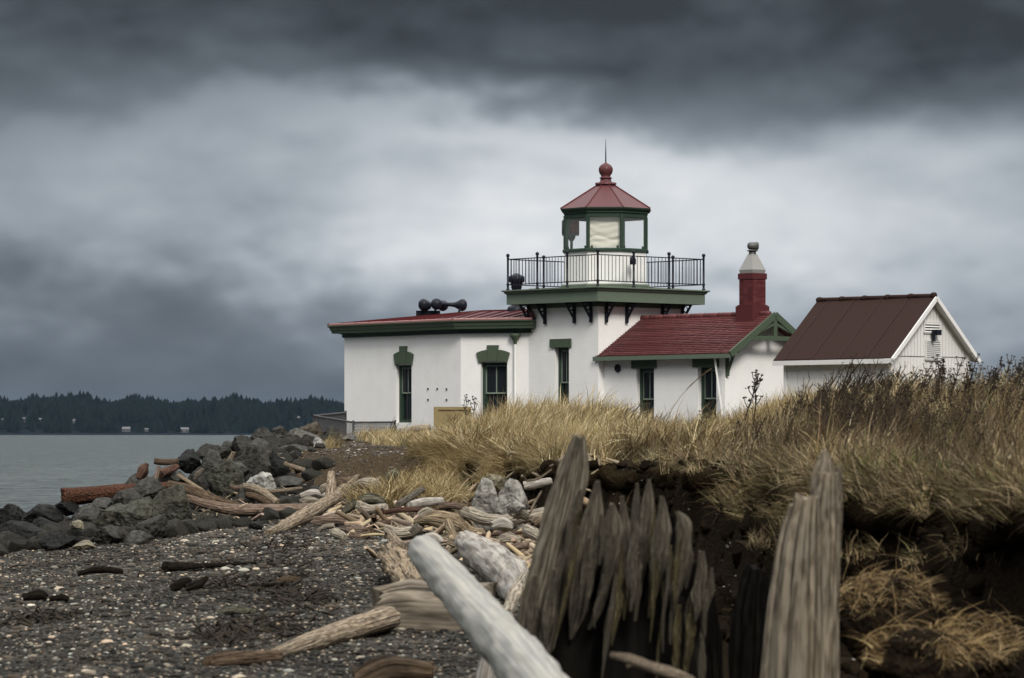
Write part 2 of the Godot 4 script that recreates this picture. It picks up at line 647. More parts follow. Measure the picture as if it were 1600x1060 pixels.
func key_lintel(win: Node3D, o: Vector2, e: Vector2, s0: float, s1: float, y0: float, y1: float, ytop: float) -> void:
	# a segmental hood of two voussoirs and a raised keystone
	var ex := Vector3(e.x, 0, -e.y)
	var n := ex.cross(Vector3.UP)
	var c := (s0 + s1) * 0.5
	var w := s1 - s0
	for side in [-1.0, 1.0]:
		var pts := []
		for k in 7:
			var t := k / 6.0
			pts.append(Vector2(c + side * lerpf(w * 0.1, w * 0.42, t), y0 + 0.075 * (1.0 - t * t)))
		for k in 7:
			var t := 1.0 - k / 6.0
			pts.append(Vector2(c + side * lerpf(w * 0.15, w * 0.5, t), y1 - 0.10 * t * t))
		if side < 0:
			pts.reverse()
		var st := begin()
		plate(st, pts, W(o, 0) + n * 0.06, ex, Vector3.UP, 0.2)
		put("voussoir", done(st), M.green, win)
	var ks := begin()
	plate(ks, [Vector2(c - w * 0.12, y0 + 0.06), Vector2(c + w * 0.12, y0 + 0.06), Vector2(c + w * 0.17, ytop), Vector2(c - w * 0.17, ytop)], W(o, 0) + n * 0.085, ex, Vector3.UP, 0.14)
	put("keystone", done(ks), M.green, win)


func moulding(parent: Node3D, called: String, path: Array, prof: Array, m: Material, closed := false) -> MeshInstance3D:
	# prof: [out, height] from the bottom up, swept along a plan path whose outside is on the right hand
	var st := begin()
	var n := path.size()
	var offs := []
	for i in n:
		var p: Vector2 = path[i]
		var a: Vector2 = path[(i - 1 + n) % n]
		var b: Vector2 = path[(i + 1) % n]
		var e0 := (p - a).normalized() if closed or i > 0 else (b - p).normalized()
		var e1 := (b - p).normalized() if closed or i < n - 1 else e0
		var n0 := Vector2(e0.y, -e0.x)
		var n1 := Vector2(e1.y, -e1.x)
		var mid := (n0 + n1).normalized()
		offs.append(mid / maxf(0.3, mid.dot(n0)))
	var last := n if closed else n - 1
	for i in last:
		var j := (i + 1) % n
		for k in prof.size() - 1:
			var a := W(path[i] + offs[i] * prof[k][0], prof[k][1])
			var b := W(path[j] + offs[j] * prof[k][0], prof[k][1])
			var c := W(path[j] + offs[j] * prof[k + 1][0], prof[k + 1][1])
			var d := W(path[i] + offs[i] * prof[k + 1][0], prof[k + 1][1])
			quad(st, a, b, c, d)
	if not closed:
		for end in [0, n - 1]:
			for k in range(1, prof.size() - 1):
				var a := W(path[end] + offs[end] * prof[0][0], prof[0][1])
				var b := W(path[end] + offs[end] * prof[k][0], prof[k][1])
				var c := W(path[end] + offs[end] * prof[k + 1][0], prof[k + 1][1])
				if end == 0:
					tri(st, a, b, c)
				else:
					tri(st, a, c, b)
	return put(called, done(st), m, parent)


func build_lighthouse() -> void:
	var T0 := Vector2(2.7, 108.0)
	var TA := 3.24
	var TB := 3.72
	var home := thing("lighthouse", "white lighthouse with dark red roofs, green trim and a black railed gallery", "lighthouse")
	var LT := T0 - U * TA
	var RT := T0 + V * TB
	var BT := LT + V * TB
	# --- the square tower: its front towards the left has a window
	var s0 := TA - (-cut(T0, U, 867.0))
	var s1 := TA - (-cut(T0, U, 889.0))
	var hole := [s0, s1, 2.0, height_at(543, 109.2)]
	put("tower_wall", wall_mesh(LT, U, TA, 0.6, 5.72, [hole], 0.24), M.white, home)
	var w := sash_window(home, LT, U, hole, 0.2)
	flat_lintel(w, LT, U, s0 - 0.19, s1 + 0.12, hole[3], hole[3] + 0.27)
	put("tower_wall", wall_mesh(T0, V, TB, 0.6, 5.72, []), M.white, home)
	var st := begin()
	for f in [[RT, BT], [BT, LT]]:
		quad(st, W(f[0], 0.6), W(f[1], 0.6), W(f[1], 5.72), W(f[0], 5.72))
	put("tower_wall", done(st), M.white, home)
	# --- gallery: frieze, soffit, fascia, lip and deck
	var sq := [LT, T0, RT, BT]
	moulding(home, "frieze", sq, [[0.0, 5.52], [0.05, 5.54], [0.05, 5.66], [0.1, 5.7]], M.green, true)
	var gal := moulding(home, "gallery", sq, [[0.05, 5.7], [0.46, 5.7], [0.5, 5.66], [0.5, 5.98], [0.54, 6.0], [0.56, 6.05], [0.62, 6.08], [0.62, 6.115], [0.0, 6.16]], M.green_light, true)
	var off := func(p: Vector2, a: float, b: float) -> Vector2: return p + U * a + V * b
	var dk := begin()
	prism(dk, [off.call(LT, 0.0, 0.0), off.call(T0, 0.0, 0.0), RT, BT], 6.05, 6.17)
	put("deck", done(dk), M.green_light, gal)
	# --- brackets under the gallery
	for f in [[LT, U, [828.0, 853.0, 899.0, 925.0], 1.0], [T0, V, [946.0, 978.0, 1034.0, 1065.0], -1.0]]:
		var o: Vector2 = f[0]
		var e: Vector2 = f[1]
		var out := Vector3(e.y, 0, e.x)   # away from the wall
		out = Vector3(Vector2(e.y, -e.x).x, 0, -Vector2(e.y, -e.x).y)
		var ex := Vector3(e.x, 0, -e.y)
		for px in f[2]:
			var s := cut(o, e, px)
			var foot := W(o + e * s, 0.0) + out * 0.05
			var b := begin()
			bar(b, foot + Vector3(0, 5.02, 0), foot + Vector3(0, 5.68, 0), 0.09, 0.07, ex)
			bar(b, foot + Vector3(0, 5.64, 0), foot + Vector3(0, 5.64, 0) + out * 0.4, 0.07, 0.06, ex)
			bar(b, foot + Vector3(0, 5.14, 0), foot + Vector3(0, 5.64, 0) + out * 0.38, 0.06, 0.05, ex)
			ring(b, foot + Vector3(0, 5.51, 0) + out * 0.13, ex, 0.085, 0.022)
			bar(b, foot + Vector3(0, 5.41, 0), foot + Vector3(0, 5.41, 0) + out * 0.18, 0.04, 0.025, ex)
			put("bracket", done(b), M.iron, home)
	# --- railing: posts with ball tops, two rails, balusters
	var rail := begin()
	var io := 0.47
	var cs := [off.call(LT, -io, -io), off.call(T0, io, -io), off.call(RT, io, io), off.call(BT, -io, io)]
	var y0 := 6.13
	for k in 4:
		var a: Vector2 = cs[k]
		var b: Vector2 = cs[(k + 1) % 4]
		for y in [y0 + 0.17, y0 + 0.98]:
			bar(rail, W(a, y), W(b, y), 0.035, 0.03)
	var railing := put("railing", done(rail), M.iron, home)
	var post := begin()
	lathe(post, [[0.0, 0.0], [0.055, 0.0], [0.055, 0.03], [0.036, 0.05], [0.036, 0.14], [0.05, 0.15], [0.05, 0.2], [0.034, 0.21], [0.034, 1.0], [0.045, 1.02], [0.03, 1.04], [0.055, 1.08], [0.06, 1.11], [0.045, 1.15], [0.0, 1.17]], Vector3.ZERO, 10)
	var post_mesh := done(post)
	var bal := begin()
	box(bal, Transform3D(Basis(), Vector3(0, 0.575, 0)), Vector3(0.02, 0.8, 0.02))
	var bal_mesh := done(bal)
	for k in 4:
		var a: Vector2 = cs[k]
		var b: Vector2 = cs[(k + 1) % 4]
		for i in 3:
			put("post", post_mesh, M.iron, railing, W(a.lerp(b, i / 3.0), y0))
			for q in range(1, 10):
				put("baluster", bal_mesh, M.iron, railing, W(a.lerp(b, (i + q / 10.0) / 3.0), y0))
	# --- lantern room: eight sides, one of them square to the viewer
	var C := T0 - U * TA * 0.5 + V * TB * 0.5
	var face := atan2(-0.706, -0.037)
	var oct := func(r: float) -> Array:
		var q := []
		for k in 8:
			var an := face + (k + 0.5) * TAU / 8.0
			q.append(C + Vector2(cos(an), sin(an)) * r)
		return q
	var R := 1.38
	var yg0 := height_at(387.5, 109.2)
	var yg1 := height_at(334, 109.2)
	var drum := begin()
	prism(drum, oct.call(R + 0.02), 6.17, yg0 - 0.1)
	var lantern := put("lantern_room", done(drum), M.white, home)
	moulding(lantern, "plinth", oct.call(R + 0.02), [[0.12, 6.165], [0.12, 6.24], [0.1, 6.28], [0.0, 6.285]], M.green_light, true)
	moulding(lantern, "sill", oct.call(R), [[0.02, yg0 - 0.1], [0.09, yg0 - 0.09], [0.09, yg0 - 0.03], [0.02, yg0], [-0.1, yg0 + 0.01]], M.green_dark, true)
	moulding(lantern, "cornice", oct.call(R), [[-0.1, yg1 - 0.09], [0.02, yg1 - 0.1], [0.02, yg1 + 0.02], [0.06, yg1 + 0.04], [0.06, yg1 + 0.09], [0.13, yg1 + 0.14], [0.15, yg1 + 0.17], [0.15, yg1 + 0.2], [-0.2, yg1 + 0.21]], M.green_dark, true)
	var corners: Array = oct.call(R)
	for k in 8:
		var m := begin()
		bar(m, W(corners[k], yg0 - 0.02), W(corners[k], yg1 - 0.02), 0.095, 0.095, W(corners[k] - C, 0.0))
		put("mullion", done(m), M.green_dark, lantern)
		var a: Vector2 = corners[k]
		var b: Vector2 = corners[(k + 1) % 8]
		var e := (b - a).normalized()
		var g := begin()
		quad(g, W(a + e * 0.04, yg0), W(b - e * 0.04, yg0), W(b - e * 0.04, yg1 - 0.09), W(a + e * 0.04, yg1 - 0.09))
		put("pane", done(g), M.glass, lantern)
		for q in 2:
			var cl := begin()
			box(cl, Transform3D(Basis(), W((a + e * 0.12 if q == 0 else b - e * 0.12) + (a - C).normalized() * 0.0, yg0 + 0.04)), Vector3(0.07, 0.07, 0.07))
			put("clip", done(cl), M.green_dark, lantern)
	# the drawn curtain in the side that faces the sea
	var cu := begin()
	cu.set_smooth_group(0)
	var fa: Vector2 = (corners[7] - C) * 0.93 + C
	var fb: Vector2 = (corners[0] - C) * 0.93 + C
	var fn := ((fa + fb) * 0.5 - C).normalized()
	var cpt := func(i: int, j: int) -> Vector3:
		var t := i / 24.0
		var v := j / 24.0
		var fold := 0.008 * sin(v * 26.0 + sin(t * 4.0) * 3.0 + t * 3.0) + 0.03 * exp(-pow((v - 0.32 - 0.06 * sin(t * 6.0)) * 22.0, 2.0)) + 0.025 * exp(-pow((v - 0.8 + 0.05 * sin(t * 4.0 + 1.0)) * 20.0, 2.0)) + 0.02 * exp(-pow((v - 0.16 - 0.12 * t) * 24.0, 2.0))
		return W(fa.lerp(fb, t) - fn * (0.06 + fold), yg0 + 0.02 + v * (yg1 - yg0 - 0.1))
	for i in 24:
		for j in 24:
			quad(cu, cpt.call(i, j), cpt.call(i + 1, j), cpt.call(i + 1, j + 1), cpt.call(i, j + 1))
	put("curtain", done(cu), M.curtain, lantern)
	var fl := begin()
	prism(fl, oct.call(R - 0.05), yg0 - 0.12, yg0 - 0.03)
	put("floor", done(fl), M.white, lantern)
	# roof: eight sheets of painted metal with rolled seams
	var ry0 := yg1 + 0.2
	var ry1 := height_at(287, 110.2)
	var ro: Array = oct.call(R + 0.17)
	var ri: Array = oct.call(0.22)
	var roof := begin()
	prism(roof, oct.call(R + 0.16), ry0 - 0.03, ry0)
	var rf := put("lantern_roof", done(roof), M.red_dark, home)
	for k in 8:
		var k2 := (k + 1) % 8
		var r := begin()
		quad(r, W(ro[k], ry0 + 0.004), W(ro[k2], ry0 + 0.004), W(ri[k2], ry1), W(ri[k], ry1))
		put("roof_sheet", done(r), M.red_metal, rf)
		var sm := begin()
		bar(sm, W(ro[k], ry0 + 0.01), W(ri[k], ry1 + 0.01), 0.035, 0.035)
		put("seam", done(sm), M.red_dark, rf)
	var yb := height_at(266, 110.45)
	var fin := begin()
	lathe(fin, [[0.34, ry1 - 0.02], [0.34, ry1 + 0.04], [0.2, ry1 + 0.06], [0.17, ry1 + 0.14], [0.17, yb - 0.28], [0.2, yb - 0.27], [0.2, yb - 0.24], [0.15, yb - 0.22], [0.155, yb - 0.17], [0.2, yb - 0.11], [0.226, yb - 0.03], [0.226, yb + 0.05], [0.19, yb + 0.13], [0.12, yb + 0.19], [0.04, yb + 0.23], [0.022, yb + 0.26], [0.0, yb + 0.27]], W(C, 0.0), 20)
	put("ball_vent", done(fin), M.red_metal, rf)
	var rod := begin()
	lathe(rod, [[0.022, yb + 0.25], [0.018, yb + 0.55], [0.006, height_at(218, 110.45)], [0.0, height_at(217, 110.45)]], W(C, 0.0), 8)
	put("lightning_rod", done(rod), M.iron, rf)
	# vent hood on the drum
	var vh := begin()
	var vpos: Vector2 = C + ((corners[0] + corners[7]) * 0.5 - C) * 1.02
	var vp := P(989, 408, 109.0)
	lathe(vh, [[0.0, -0.11], [0.1, -0.11], [0.1, 0.04], [0.08, 0.1], [0.04, 0.14], [0.0, 0.15]], vp, 12)
	put("vent_hood", done(vh), M.iron, lantern)
	build_signal_wing(home, LT, T0)
	build_gabled_wing(home, T0)


func build_signal_wing(home: Node3D, LT: Vector2, T0: Vector2) -> void:
	# --- the low hip-roofed wing on the left, with a canted corner
	var bdir := Vector2(cos(deg_to_rad(22.0)), -sin(deg_to_rad(22.0)))
	var lb := -cut(LT, bdir, 720.0)
	var C := LT - bdir * lb
	var adir := Vector2(cos(deg_to_rad(52.0)), -sin(deg_to_rad(52.0)))
	var la := -cut(C, adir, 538.0)
	var A0 := C - adir * la
	var back := Vector2(-adir.y, adir.x)
	var A1 := A0 + back * 5.0
	var yw := 4.9
	# far face: narrow-looking window with a keystone
	var h0 := la + cut(C, adir, 619.0)
	var h1 := la + cut(C, adir, 643.0)
	var ta := height_at(570.5, 113.6)
	var ha := [h0, h1, 1.9, ta]
	put("signal_wing_wall", wall_mesh(A0, adir, la, 0.4, yw, [ha], 0.2), M.white, home)
	var w := sash_window(home, A0, adir, ha, 0.17)
	key_lintel(w, A0, adir, h0 - 0.09, h1 + 0.13, ta - 0.02, ta + 0.44, ta + 0.62)
	# near face
	var g0 := lb + cut(LT, bdir, 751.0)
	var g1 := lb + cut(LT, bdir, 792.5)
	var tb := height_at(566.5, 110.9)
	var hb := [g0, g1, 1.8, tb]
	put("signal_wing_wall", wall_mesh(C, bdir, lb, 0.4, yw, [hb], 0.3), M.white, home)
	w = sash_window(home, C, bdir, hb, 0.22)
	key_lintel(w, C, bdir, g0 - 0.14, g1 + 0.1, tb - 0.02, tb + 0.4, tb + 0.55)
	var st := begin()
	quad(st, W(A1, 0.4), W(A0, 0.4), W(A0, yw), W(A1, yw))
	put("signal_wing_wall", done(st), M.white, home)
	# cornice in three steps
	var mid_t := LT + U * 0.25
	var path := [A1, A0, C, LT + bdir * 0.30]
	moulding(home, "cornice", path, [[0.0, yw - 0.14], [0.06, yw - 0.13], [0.06, yw - 0.03], [0.14, yw]], M.green_dark)
	moulding(home, "cornice", path, [[0.0, yw], [0.3, yw + 0.005], [0.32, yw + 0.09], [0.34, yw + 0.1], [0.37, yw + 0.2], [0.42, yw + 0.24], [0.42, yw + 0.265], [0.0, yw + 0.27]], M.green)
	# gutter edge and hip roof of standing-seam metal
	var ye := yw + 0.275
	var oA1 := A1 + back * 0.2 - adir * 0.4
	var nA := Vector2(adir.y, -adir.x)
	var nB := Vector2(bdir.y, -bdir.x)
	var eA := A0 + nA * 0.4 - adir * 0.4
	var eC := C + (nA + nB).normalized() * 0.42
	var eT := LT + bdir * 0.27 + nB * 0.4
	var peak := Vector2((752.0 - 800.0) / F * 114.6, 114.6)
	var yp := height_at(487.0, 114.6)
	var tow := LT + V * 1.9 + U * 0.02
	var ytow := height_at(483.5, tow.y)
	var roof := begin()
	moulding(home, "gutter_edge", [oA1, eA, eC, eT], [[-0.05, ye - 0.005], [0.012, ye], [0.012, ye + 0.05], [-0.04, ye + 0.07]], M.red_pale)
	var rb := begin()
	tri(rb, W(eA, ye + 0.03), W(oA1, ye + 0.03), W(peak, yp))
	tri(rb, W(oA1, ye + 0.03), W(tow + V * 1.5, ytow), W(peak, yp))
	tri(rb, W(tow + V * 1.5, ytow), W(tow, ytow), W(peak, yp))
	var rf := put("signal_wing_roof", done(rb), M.red_metal, home)
	var sheets := func(a: Vector3, b: Vector3, c: Vector3, d: Vector3, n: int, mm: Material) -> void:
		# a slope from eave a-b up to d-c, in n sheets with raised seams between
		for i in n:
			var t0 := float(i) / n
			var t1 := float(i + 1) / n
			var s := begin()
			quad(s, a.lerp(b, t0), a.lerp(b, t1), d.lerp(c, t1), d.lerp(c, t0))
			put("roof_sheet", done(s), mm, rf)
			if i > 0:
				var q := begin()
				bar(q, a.lerp(b, t0) + Vector3(0, 0.015, 0), d.lerp(c, t0) + Vector3(0, 0.015, 0), 0.025, 0.04)
				put("seam", done(q), M.red_dark, rf)
	sheets.call(W(eA, ye + 0.035), W(eC, ye + 0.035), W(peak, yp), W(peak - adir * 0.6, yp - 0.02), 9, M.red_metal)
	sheets.call(W(eC, ye + 0.035), W(eT, ye + 0.035), W(tow, ytow), W(peak, yp), 7, M.red_metal)
	var hip := begin()
	bar(hip, W(eC, ye + 0.04), W(peak, yp + 0.02), 0.07, 0.05)
	bar(hip, W(eA, ye + 0.04), W(peak, yp + 0.02), 0.07, 0.05)
	bar(hip, W(peak, yp + 0.02), W(tow, ytow + 0.02), 0.07, 0.05)
	put("hip_cap", done(hip), M.red_dark, rf)
	# flashing against the tower
	var fsh := begin()
	bar(fsh, W(eT - nB * 0.1, ye + 0.09), W(LT - U * 0.02 + nB * 0.03, ytow - 0.05), 0.05, 0.16)
	put("flashing", done(fsh), M.red_dark, rf)
	# downpipe with its hopper head
	var sp := lb + cut(LT, bdir, 806.5)
	var pp := C + bdir * sp + nB * 0.09
	var pipe := begin()
	lathe(pipe, [[0.045, 0.8], [0.045, 4.55]], W(pp, 0.0), 10)
	var dp := put("downpipe", done(pipe), M.white, home)
	var hop := begin()
	lathe(hop, [[0.05, 4.4], [0.06, 4.5], [0.1, 4.56], [0.17, 4.66], [0.175, 4.74], [0.0, 4.745]], W(pp, 0.0), 12)
	put("hopper_head", done(hop), M.green, dp)
	# five bolt plugs left in the wall where a board once hung
	for q in [[669.0, 608.0], [683.5, 608.0], [698.0, 608.5], [669.0, 625.0], [698.0, 625.0]]:
		var s := cut(C, adir, q[0])
		var base: Vector2 = C + adir * s + nA * 0.01
		var bo := begin()
		lathe(bo, [[0.0, -0.02], [0.034, -0.02], [0.034, 0.015], [0.02, 0.025], [0.0, 0.025]], W(base, height_at(q[1], base.y)), 8, W(nA, 0.0))
		put("bolt_plug", done(bo), M.iron, home)
	# the round ventilator rising from this roof
	var vb := Vector2((807.0 - 800.0) / F * 113.5, 113.5)
	var v := begin()
	var k := 113.5 / F
	lathe(v, [[0.3, height_at(488, 113.5)], [0.3, height_at(482, 113.5)], [0.25, height_at(479, 113.5)], [0.16, height_at(477, 113.5)], [0.16, height_at(451, 113.5)], [0.19, height_at(449, 113.5)]], W(vb, 0.0), 18)
	var vent := put("roof_ventilator", done(v), M.iron, home)
	v = begin()
	lathe(v, [[0.17, height_at(449, 113.5)], [0.19, height_at(442, 113.5)], [0.27, height_at(441, 113.5)], [0.27, height_at(432.5, 113.5)], [0.2, height_at(431, 113.5)], [0.06, height_at(427.5, 113.5)], [0.0, height_at(427, 113.5)]], W(vb, 0.0), 18)
	put("ventilator_cap", done(v), M.iron, vent)
	# the cluster of fog horns stands on a box on the roof
	var hd := 115.5
	var horns := thing("fog_horn", "cluster of four black fog horns on a dark box on the red roof", "fog horn", P(666, 496, hd))
	var g := begin()
	var pb := func(px: float, py: float, dd := 0.0) -> Vector3: return P(px, py, hd + dd) - P(666, 496, hd)
	box(g, Transform3D(Basis(), pb.call(669, 494, 0.3)), Vector3(0.8, 0.34, 0.7))
	put("base_box", done(g), M.iron, horns)
	for hn in [[686.0, 477.0, 661.5, 476.5, 0.0, -0.15, 9.6], [692.0, 476.5, 682.0, 475.5, 0.55, -0.5, 9.0], [684.0, 475.5, 692.0, 478.0, 0.0, 0.4, 8.6], [690.0, 475.5, 722.0, 477.0, 0.0, 0.1, 9.8]]:
		var a: Vector3 = pb.call(hn[0], hn[1], hn[4])
		var b: Vector3 = pb.call(hn[2], hn[3], hn[5])
		var l := (b - a).length()
		var r: float = hn[6] / F * hd
		var s := begin()
		lathe(s, [[0.0, 0.0], [0.06, 0.0], [0.07, l * 0.5], [0.09, l - 0.24], [0.13, l - 0.16], [r * 0.85, l - 0.09], [r, l - 0.02], [r, l + 0.02], [r * 0.86, l + 0.09], [r * 0.5, l + 0.15], [0.0, l + 0.17]], a, 18, (b - a))
		put("horn", done(s), M.iron, horns)
	g = begin()
	bar(g, pb.call(680, 489), pb.call(680, 480), 0.07, 0.07)
	bar(g, pb.call(660, 489), pb.call(673, 481), 0.05, 0.05)
	bar(g, pb.call(716, 491), pb.call(719, 482), 0.1, 0.07)
	put("stand", done(g), M.iron, horns)


func build_gabled_wing(home: Node3D, T0: Vector2) -> void:
	# --- the tiled, gabled wing that comes forward on the right
	var W0 := T0 + V * 0.248
	var L := 5.3
	var half := 1.65
	var W1 := W0 + U * L
	var eave := 0.3
	var rake := 0.5
	var yr := 5.17
	var ye := 3.95
	var slope := (yr - ye) / (half + eave)
	var yw := yr - slope * half
	var holes := []
	for q in [[994.5, 1022.0, 576.0], [1090.5, 1119.5, 574.0]]:
		var a := cut(W0, U, q[0])
		var b := cut(W0, U, q[1])
		holes.append([a, b, 1.6, height_at(q[2], W0.y + U.y * a)])
	put("gabled_wing_wall", wall_mesh(W0, U, L, 0.5, yw - 0.04, holes, 0.26), M.white, home)
	for h in holes:
		var w := sash_window(home, W0, U, h, 0.2)
		flat_lintel(w, W0, U, h[0] - 0.18, h[1] + 0.12, h[3], h[3] + 0.25)
	# gable wall
	var st := begin()
	var g0 := W1
	var g1 := W1 + V * half * 2.0
	var gm := W1 + V * half
	quad(st, W(g0, 0.5), W(g1, 0.5), W(g1, yw - 0.04), W(g0, yw - 0.04))
	tri(st, W(g0, yw - 0.04), W(g1, yw - 0.04), W(gm, yr - 0.05))
	quad(st, W(g1, 0.5), W(g1 - U * L, 0.5), W(g1 - U * L, yw - 0.04), W(g1, yw - 0.04))
	put("gable_wall", done(st), M.white, home)
	# roof boarding and the courses of tiles
	var e0 := W0 - V * eave
	var e1 := W1 + U * rake - V * eave
	var r0 := W0 + V * half
	var r1 := W1 + U * rake + V * half
	var f0 := W0 + V * (half * 2.0 + eave)
	var f1 := W1 + U * rake + V * (half * 2.0 + eave)
	st = begin()
	quad(st, W(e0 - U * 0.12, ye), W(e1, ye), W(r1, yr), W(r0 - U * 0.0, yr))
	quad(st, W(f1, ye), W(f0, ye), W(r0, yr), W(r1, yr))
	quad(st, W(e1, ye - 0.06), W(e0, ye - 0.06), W(r0, yr - 0.06), W(r1, yr - 0.06))
	quad(st, W(f0, ye - 0.06), W(f1, ye - 0.06), W(r1, yr - 0.06), W(r0, yr - 0.06))
	var rf := put("tiled_roof", done(st), M.tile[0], home)
	var n := 21
	var nv := Vector3.UP
	for i in n:
		var t0 := float(i) / n
		var t1 := float(i + 1) / n
		var cols := 40
		for side in [0, 1]:
			var q := begin()
			var a0: Vector3 = (W(e0, ye) if side == 0 else W(f1, ye)).lerp(W(r0, yr) if side == 0 else W(r1, yr), t0)
			var a1: Vector3 = (W(e1, ye) if side == 0 else W(f0, ye)).lerp(W(r1, yr) if side == 0 else W(r0, yr), t0)
			var b0: Vector3 = (W(e0, ye) if side == 0 else W(f1, ye)).lerp(W(r0, yr) if side == 0 else W(r1, yr), t1)
			var b1: Vector3 = (W(e1, ye) if side == 0 else W(f0, ye)).lerp(W(r1, yr) if side == 0 else W(r0, yr), t1)
			for c in cols:
				var u0 := (c + 0.04) / cols
				var u1 := (c + 0.96) / cols
				var lift := Vector3(0, 0.035 + 0.014 * rng.randf(), 0)
				var base := Vector3(0, 0.008, 0)
				var p0 := a0.lerp(a1, u0)
				var p1 := a0.lerp(a1, u1)
				var p2 := b0.lerp(b1, u1)
				var p3 := b0.lerp(b1, u0)
				quad(q, p0 + base, p1 + base, p1 + lift, p0 + lift)
				quad(q, p0 + lift, p1 + lift, p2 + base, p3 + base)
			put("tile_course", done(q), M.tile[rng.randi_range(0, 2)], rf)
	var rt := begin()
	lathe(rt, [[0.09, 0.0], [0.075, 0.2], [0.0, 0.2]], Vector3.ZERO, 8, W(U, 0.0))
	var ridge_mesh := done(rt)
	for i in 28:
		put("ridge_tile", ridge_mesh, M.tile[i % 3], rf, W(r0.lerp(r1, i / 29.0), yr + 0.03))
	# eave board, rake boards and gable truss
	st = begin()
	bar(st, W(e0 - U * 0.16 - V * 0.02, ye - 0.07), W(e1 - V * 0.02, ye - 0.07), 0.05, 0.13)
	put("eave_board", done(st), M.green_light, home)
	var tr := begin()
	var zo := U * 0.02
	bar(tr, W(e1 + zo, ye - 0.02), W(r1 + zo, yr - 0.02), 0.06, 0.2, W(U, 0.0))
	bar(tr, W(f1 + zo, ye - 0.02), W(r1 + zo, yr - 0.02), 0.06, 0.2, W(U, 0.0))
	var gt := put("gable_truss", done(tr), M.green, home)
	var yc := height_at(529, 105.0)
	var reach := (yr - yc) / slope
	st = begin()
	bar(st, W(r1 - V * reach, yc), W(r1 + V * reach, yc), 0.08, 0.13, W(U, 0.0))
	put("collar_beam", done(st), M.green, gt)
	st = begin()
	bar(st, W(r1, yc + 0.06), W(r1, yr - 0.1), 0.07, 0.15, W(U, 0.0))
	put("king_post", done(st), M.green, gt)
	st = begin()
	for sd in [-1.0, 1.0]:
		bar(st, W(r1 + V * 0.05 * sd, yr - 0.3), W(r1 + V * reach * 0.82 * sd, yc + 0.09), 0.06, 0.08, W(U, 0.0))
	put("brace", done(st), M.green, gt)
	for sd in [0.0, 1.0]:
		st = begin()
		var bp: Vector2 = W1 + V * (0.06 + sd * (half * 2.0 - 0.12))
		var eo: Vector2 = bp + U * 0.38
		bar(st, W(bp + U * 0.04, 3.28), W(bp + U * 0.04, yw + 0.02), 0.1, 0.08, W(V, 0.0))
		bar(st, W(bp + U * 0.04, 3.36), W(bp + U * 0.36, yw - 0.1), 0.07, 0.06, W(V, 0.0))
		bar(st, W(bp, yw - 0.1), W(bp + U * 0.48, yw - 0.1), 0.12, 0.12, W(V, 0.0))
		put("knee_bracket", done(st), M.green, gt)
	# round vent, downpipe
	var rv := cut(W0, U, 966.0)
	st = begin()
	var nrm := W(Vector2(U.y, -U.x), 0.0)
	lathe(st, [[0.0, 0.0], [0.11, 0.0], [0.13, 0.04], [0.11, 0.06], [0.1, 0.03], [0.0, 0.03]], W(W0 + U * rv, height_at(576, 108.0)) , 18, nrm)
	put("round_vent", done(st), M.iron, home)
	st = begin()
	bar(st, W(W0 + U * (L - 0.24) - V * 0.2, ye - 0.12), W(W0 + U * (L - 0.05) - V * 0.07, 2.2), 0.05, 0.05)
	bar(st, W(W0 + U * (L - 0.05) - V * 0.07, 2.2), W(W0 + U * (L - 0.05) - V * 0.07, 0.9), 0.05, 0.05)
	put("downpipe", done(st), M.white, home)
	# chimney of red-painted bricks with a metal cone and cowl
	var cc := W0 + V * half + U * 4.85
	var sq := func(h: float) -> Array: return [cc - U * h - V * h, cc + U * h - V * h, cc + U * h + V * h, cc - U * h + V * h]
	st = begin()
	prism(st, sq.call(0.365), 4.7, 5.44)
	prism(st, sq.call(0.33), 5.44, 5.475)
	prism(st, sq.call(0.285), 5.475, 6.4)
	prism(st, sq.call(0.315), 6.26, 6.44)
	var ch := put("chimney", done(st), M.red_brick[1], home)
	var brick := []
	for k in 3:
		var b := begin()
		box(b, Transform3D(Basis(W(U, 0.0), Vector3.UP, W(-V, 0.0)), Vector3.ZERO), Vector3(0.176, 0.06, 0.026 + 0.006 * k))
		brick.append(done(b))
	var brick_side := []
	for k in 3:
		var b := begin()
		box(b, Transform3D(Basis(W(V, 0.0), Vector3.UP, W(U, 0.0)), Vector3.ZERO), Vector3(0.176, 0.06, 0.026 + 0.006 * k))
		brick_side.append(done(b))
	for row in 11:
		var y := 5.51 + row * 0.07
		var sh := 0.1 if row % 2 else 0.0
		for c in 3:
			var s: float = -0.184 + c * 0.184
			for f in [-1.0, 1.0]:
				put("brick", brick[rng.randi_range(0, 2)], M.red_brick[rng.randi_range(0, 2)], ch, W(cc + U * s + V * 0.276 * f, y))
				put("brick", brick_side[rng.randi_range(0, 2)], M.red_brick[rng.randi_range(0, 2)], ch, W(cc + V * s + U * 0.276 * f, y))
	st = begin()
	var q4 := PI / 4.0 + atan2(U.y, U.x)
	var yq := [6.44, height_at(420, 104.8), height_at(395, 104.8)]
	for k in 4:
		var a: Array = sq.call(0.27)
		var b: Array = sq.call(0.285)
		var c: Array = sq.call(0.1)
		var k2 := (k + 1) % 4
		quad(st, W(a[k], yq[0]), W(a[k2], yq[0]), W(b[k2], yq[1]), W(b[k], yq[1]))
		quad(st, W(b[k], yq[1]), W(b[k2], yq[1]), W(c[k2], yq[2]), W(c[k], yq[2]))
	put("metal_cone", done(st), M.zinc, ch)
	st = begin()
	lathe(st, [[0.11, yq[2] - 0.01], [0.11, yq[2] + 0.1], [0.0, yq[2] + 0.12]], W(cc, 0.0), 14)
	put("flue", done(st), M.zinc_dark, ch)
	st = begin()
	# a cowl like a short hooded elbow, open towards the right
	var top := W(cc, yq[2] + 0.2)
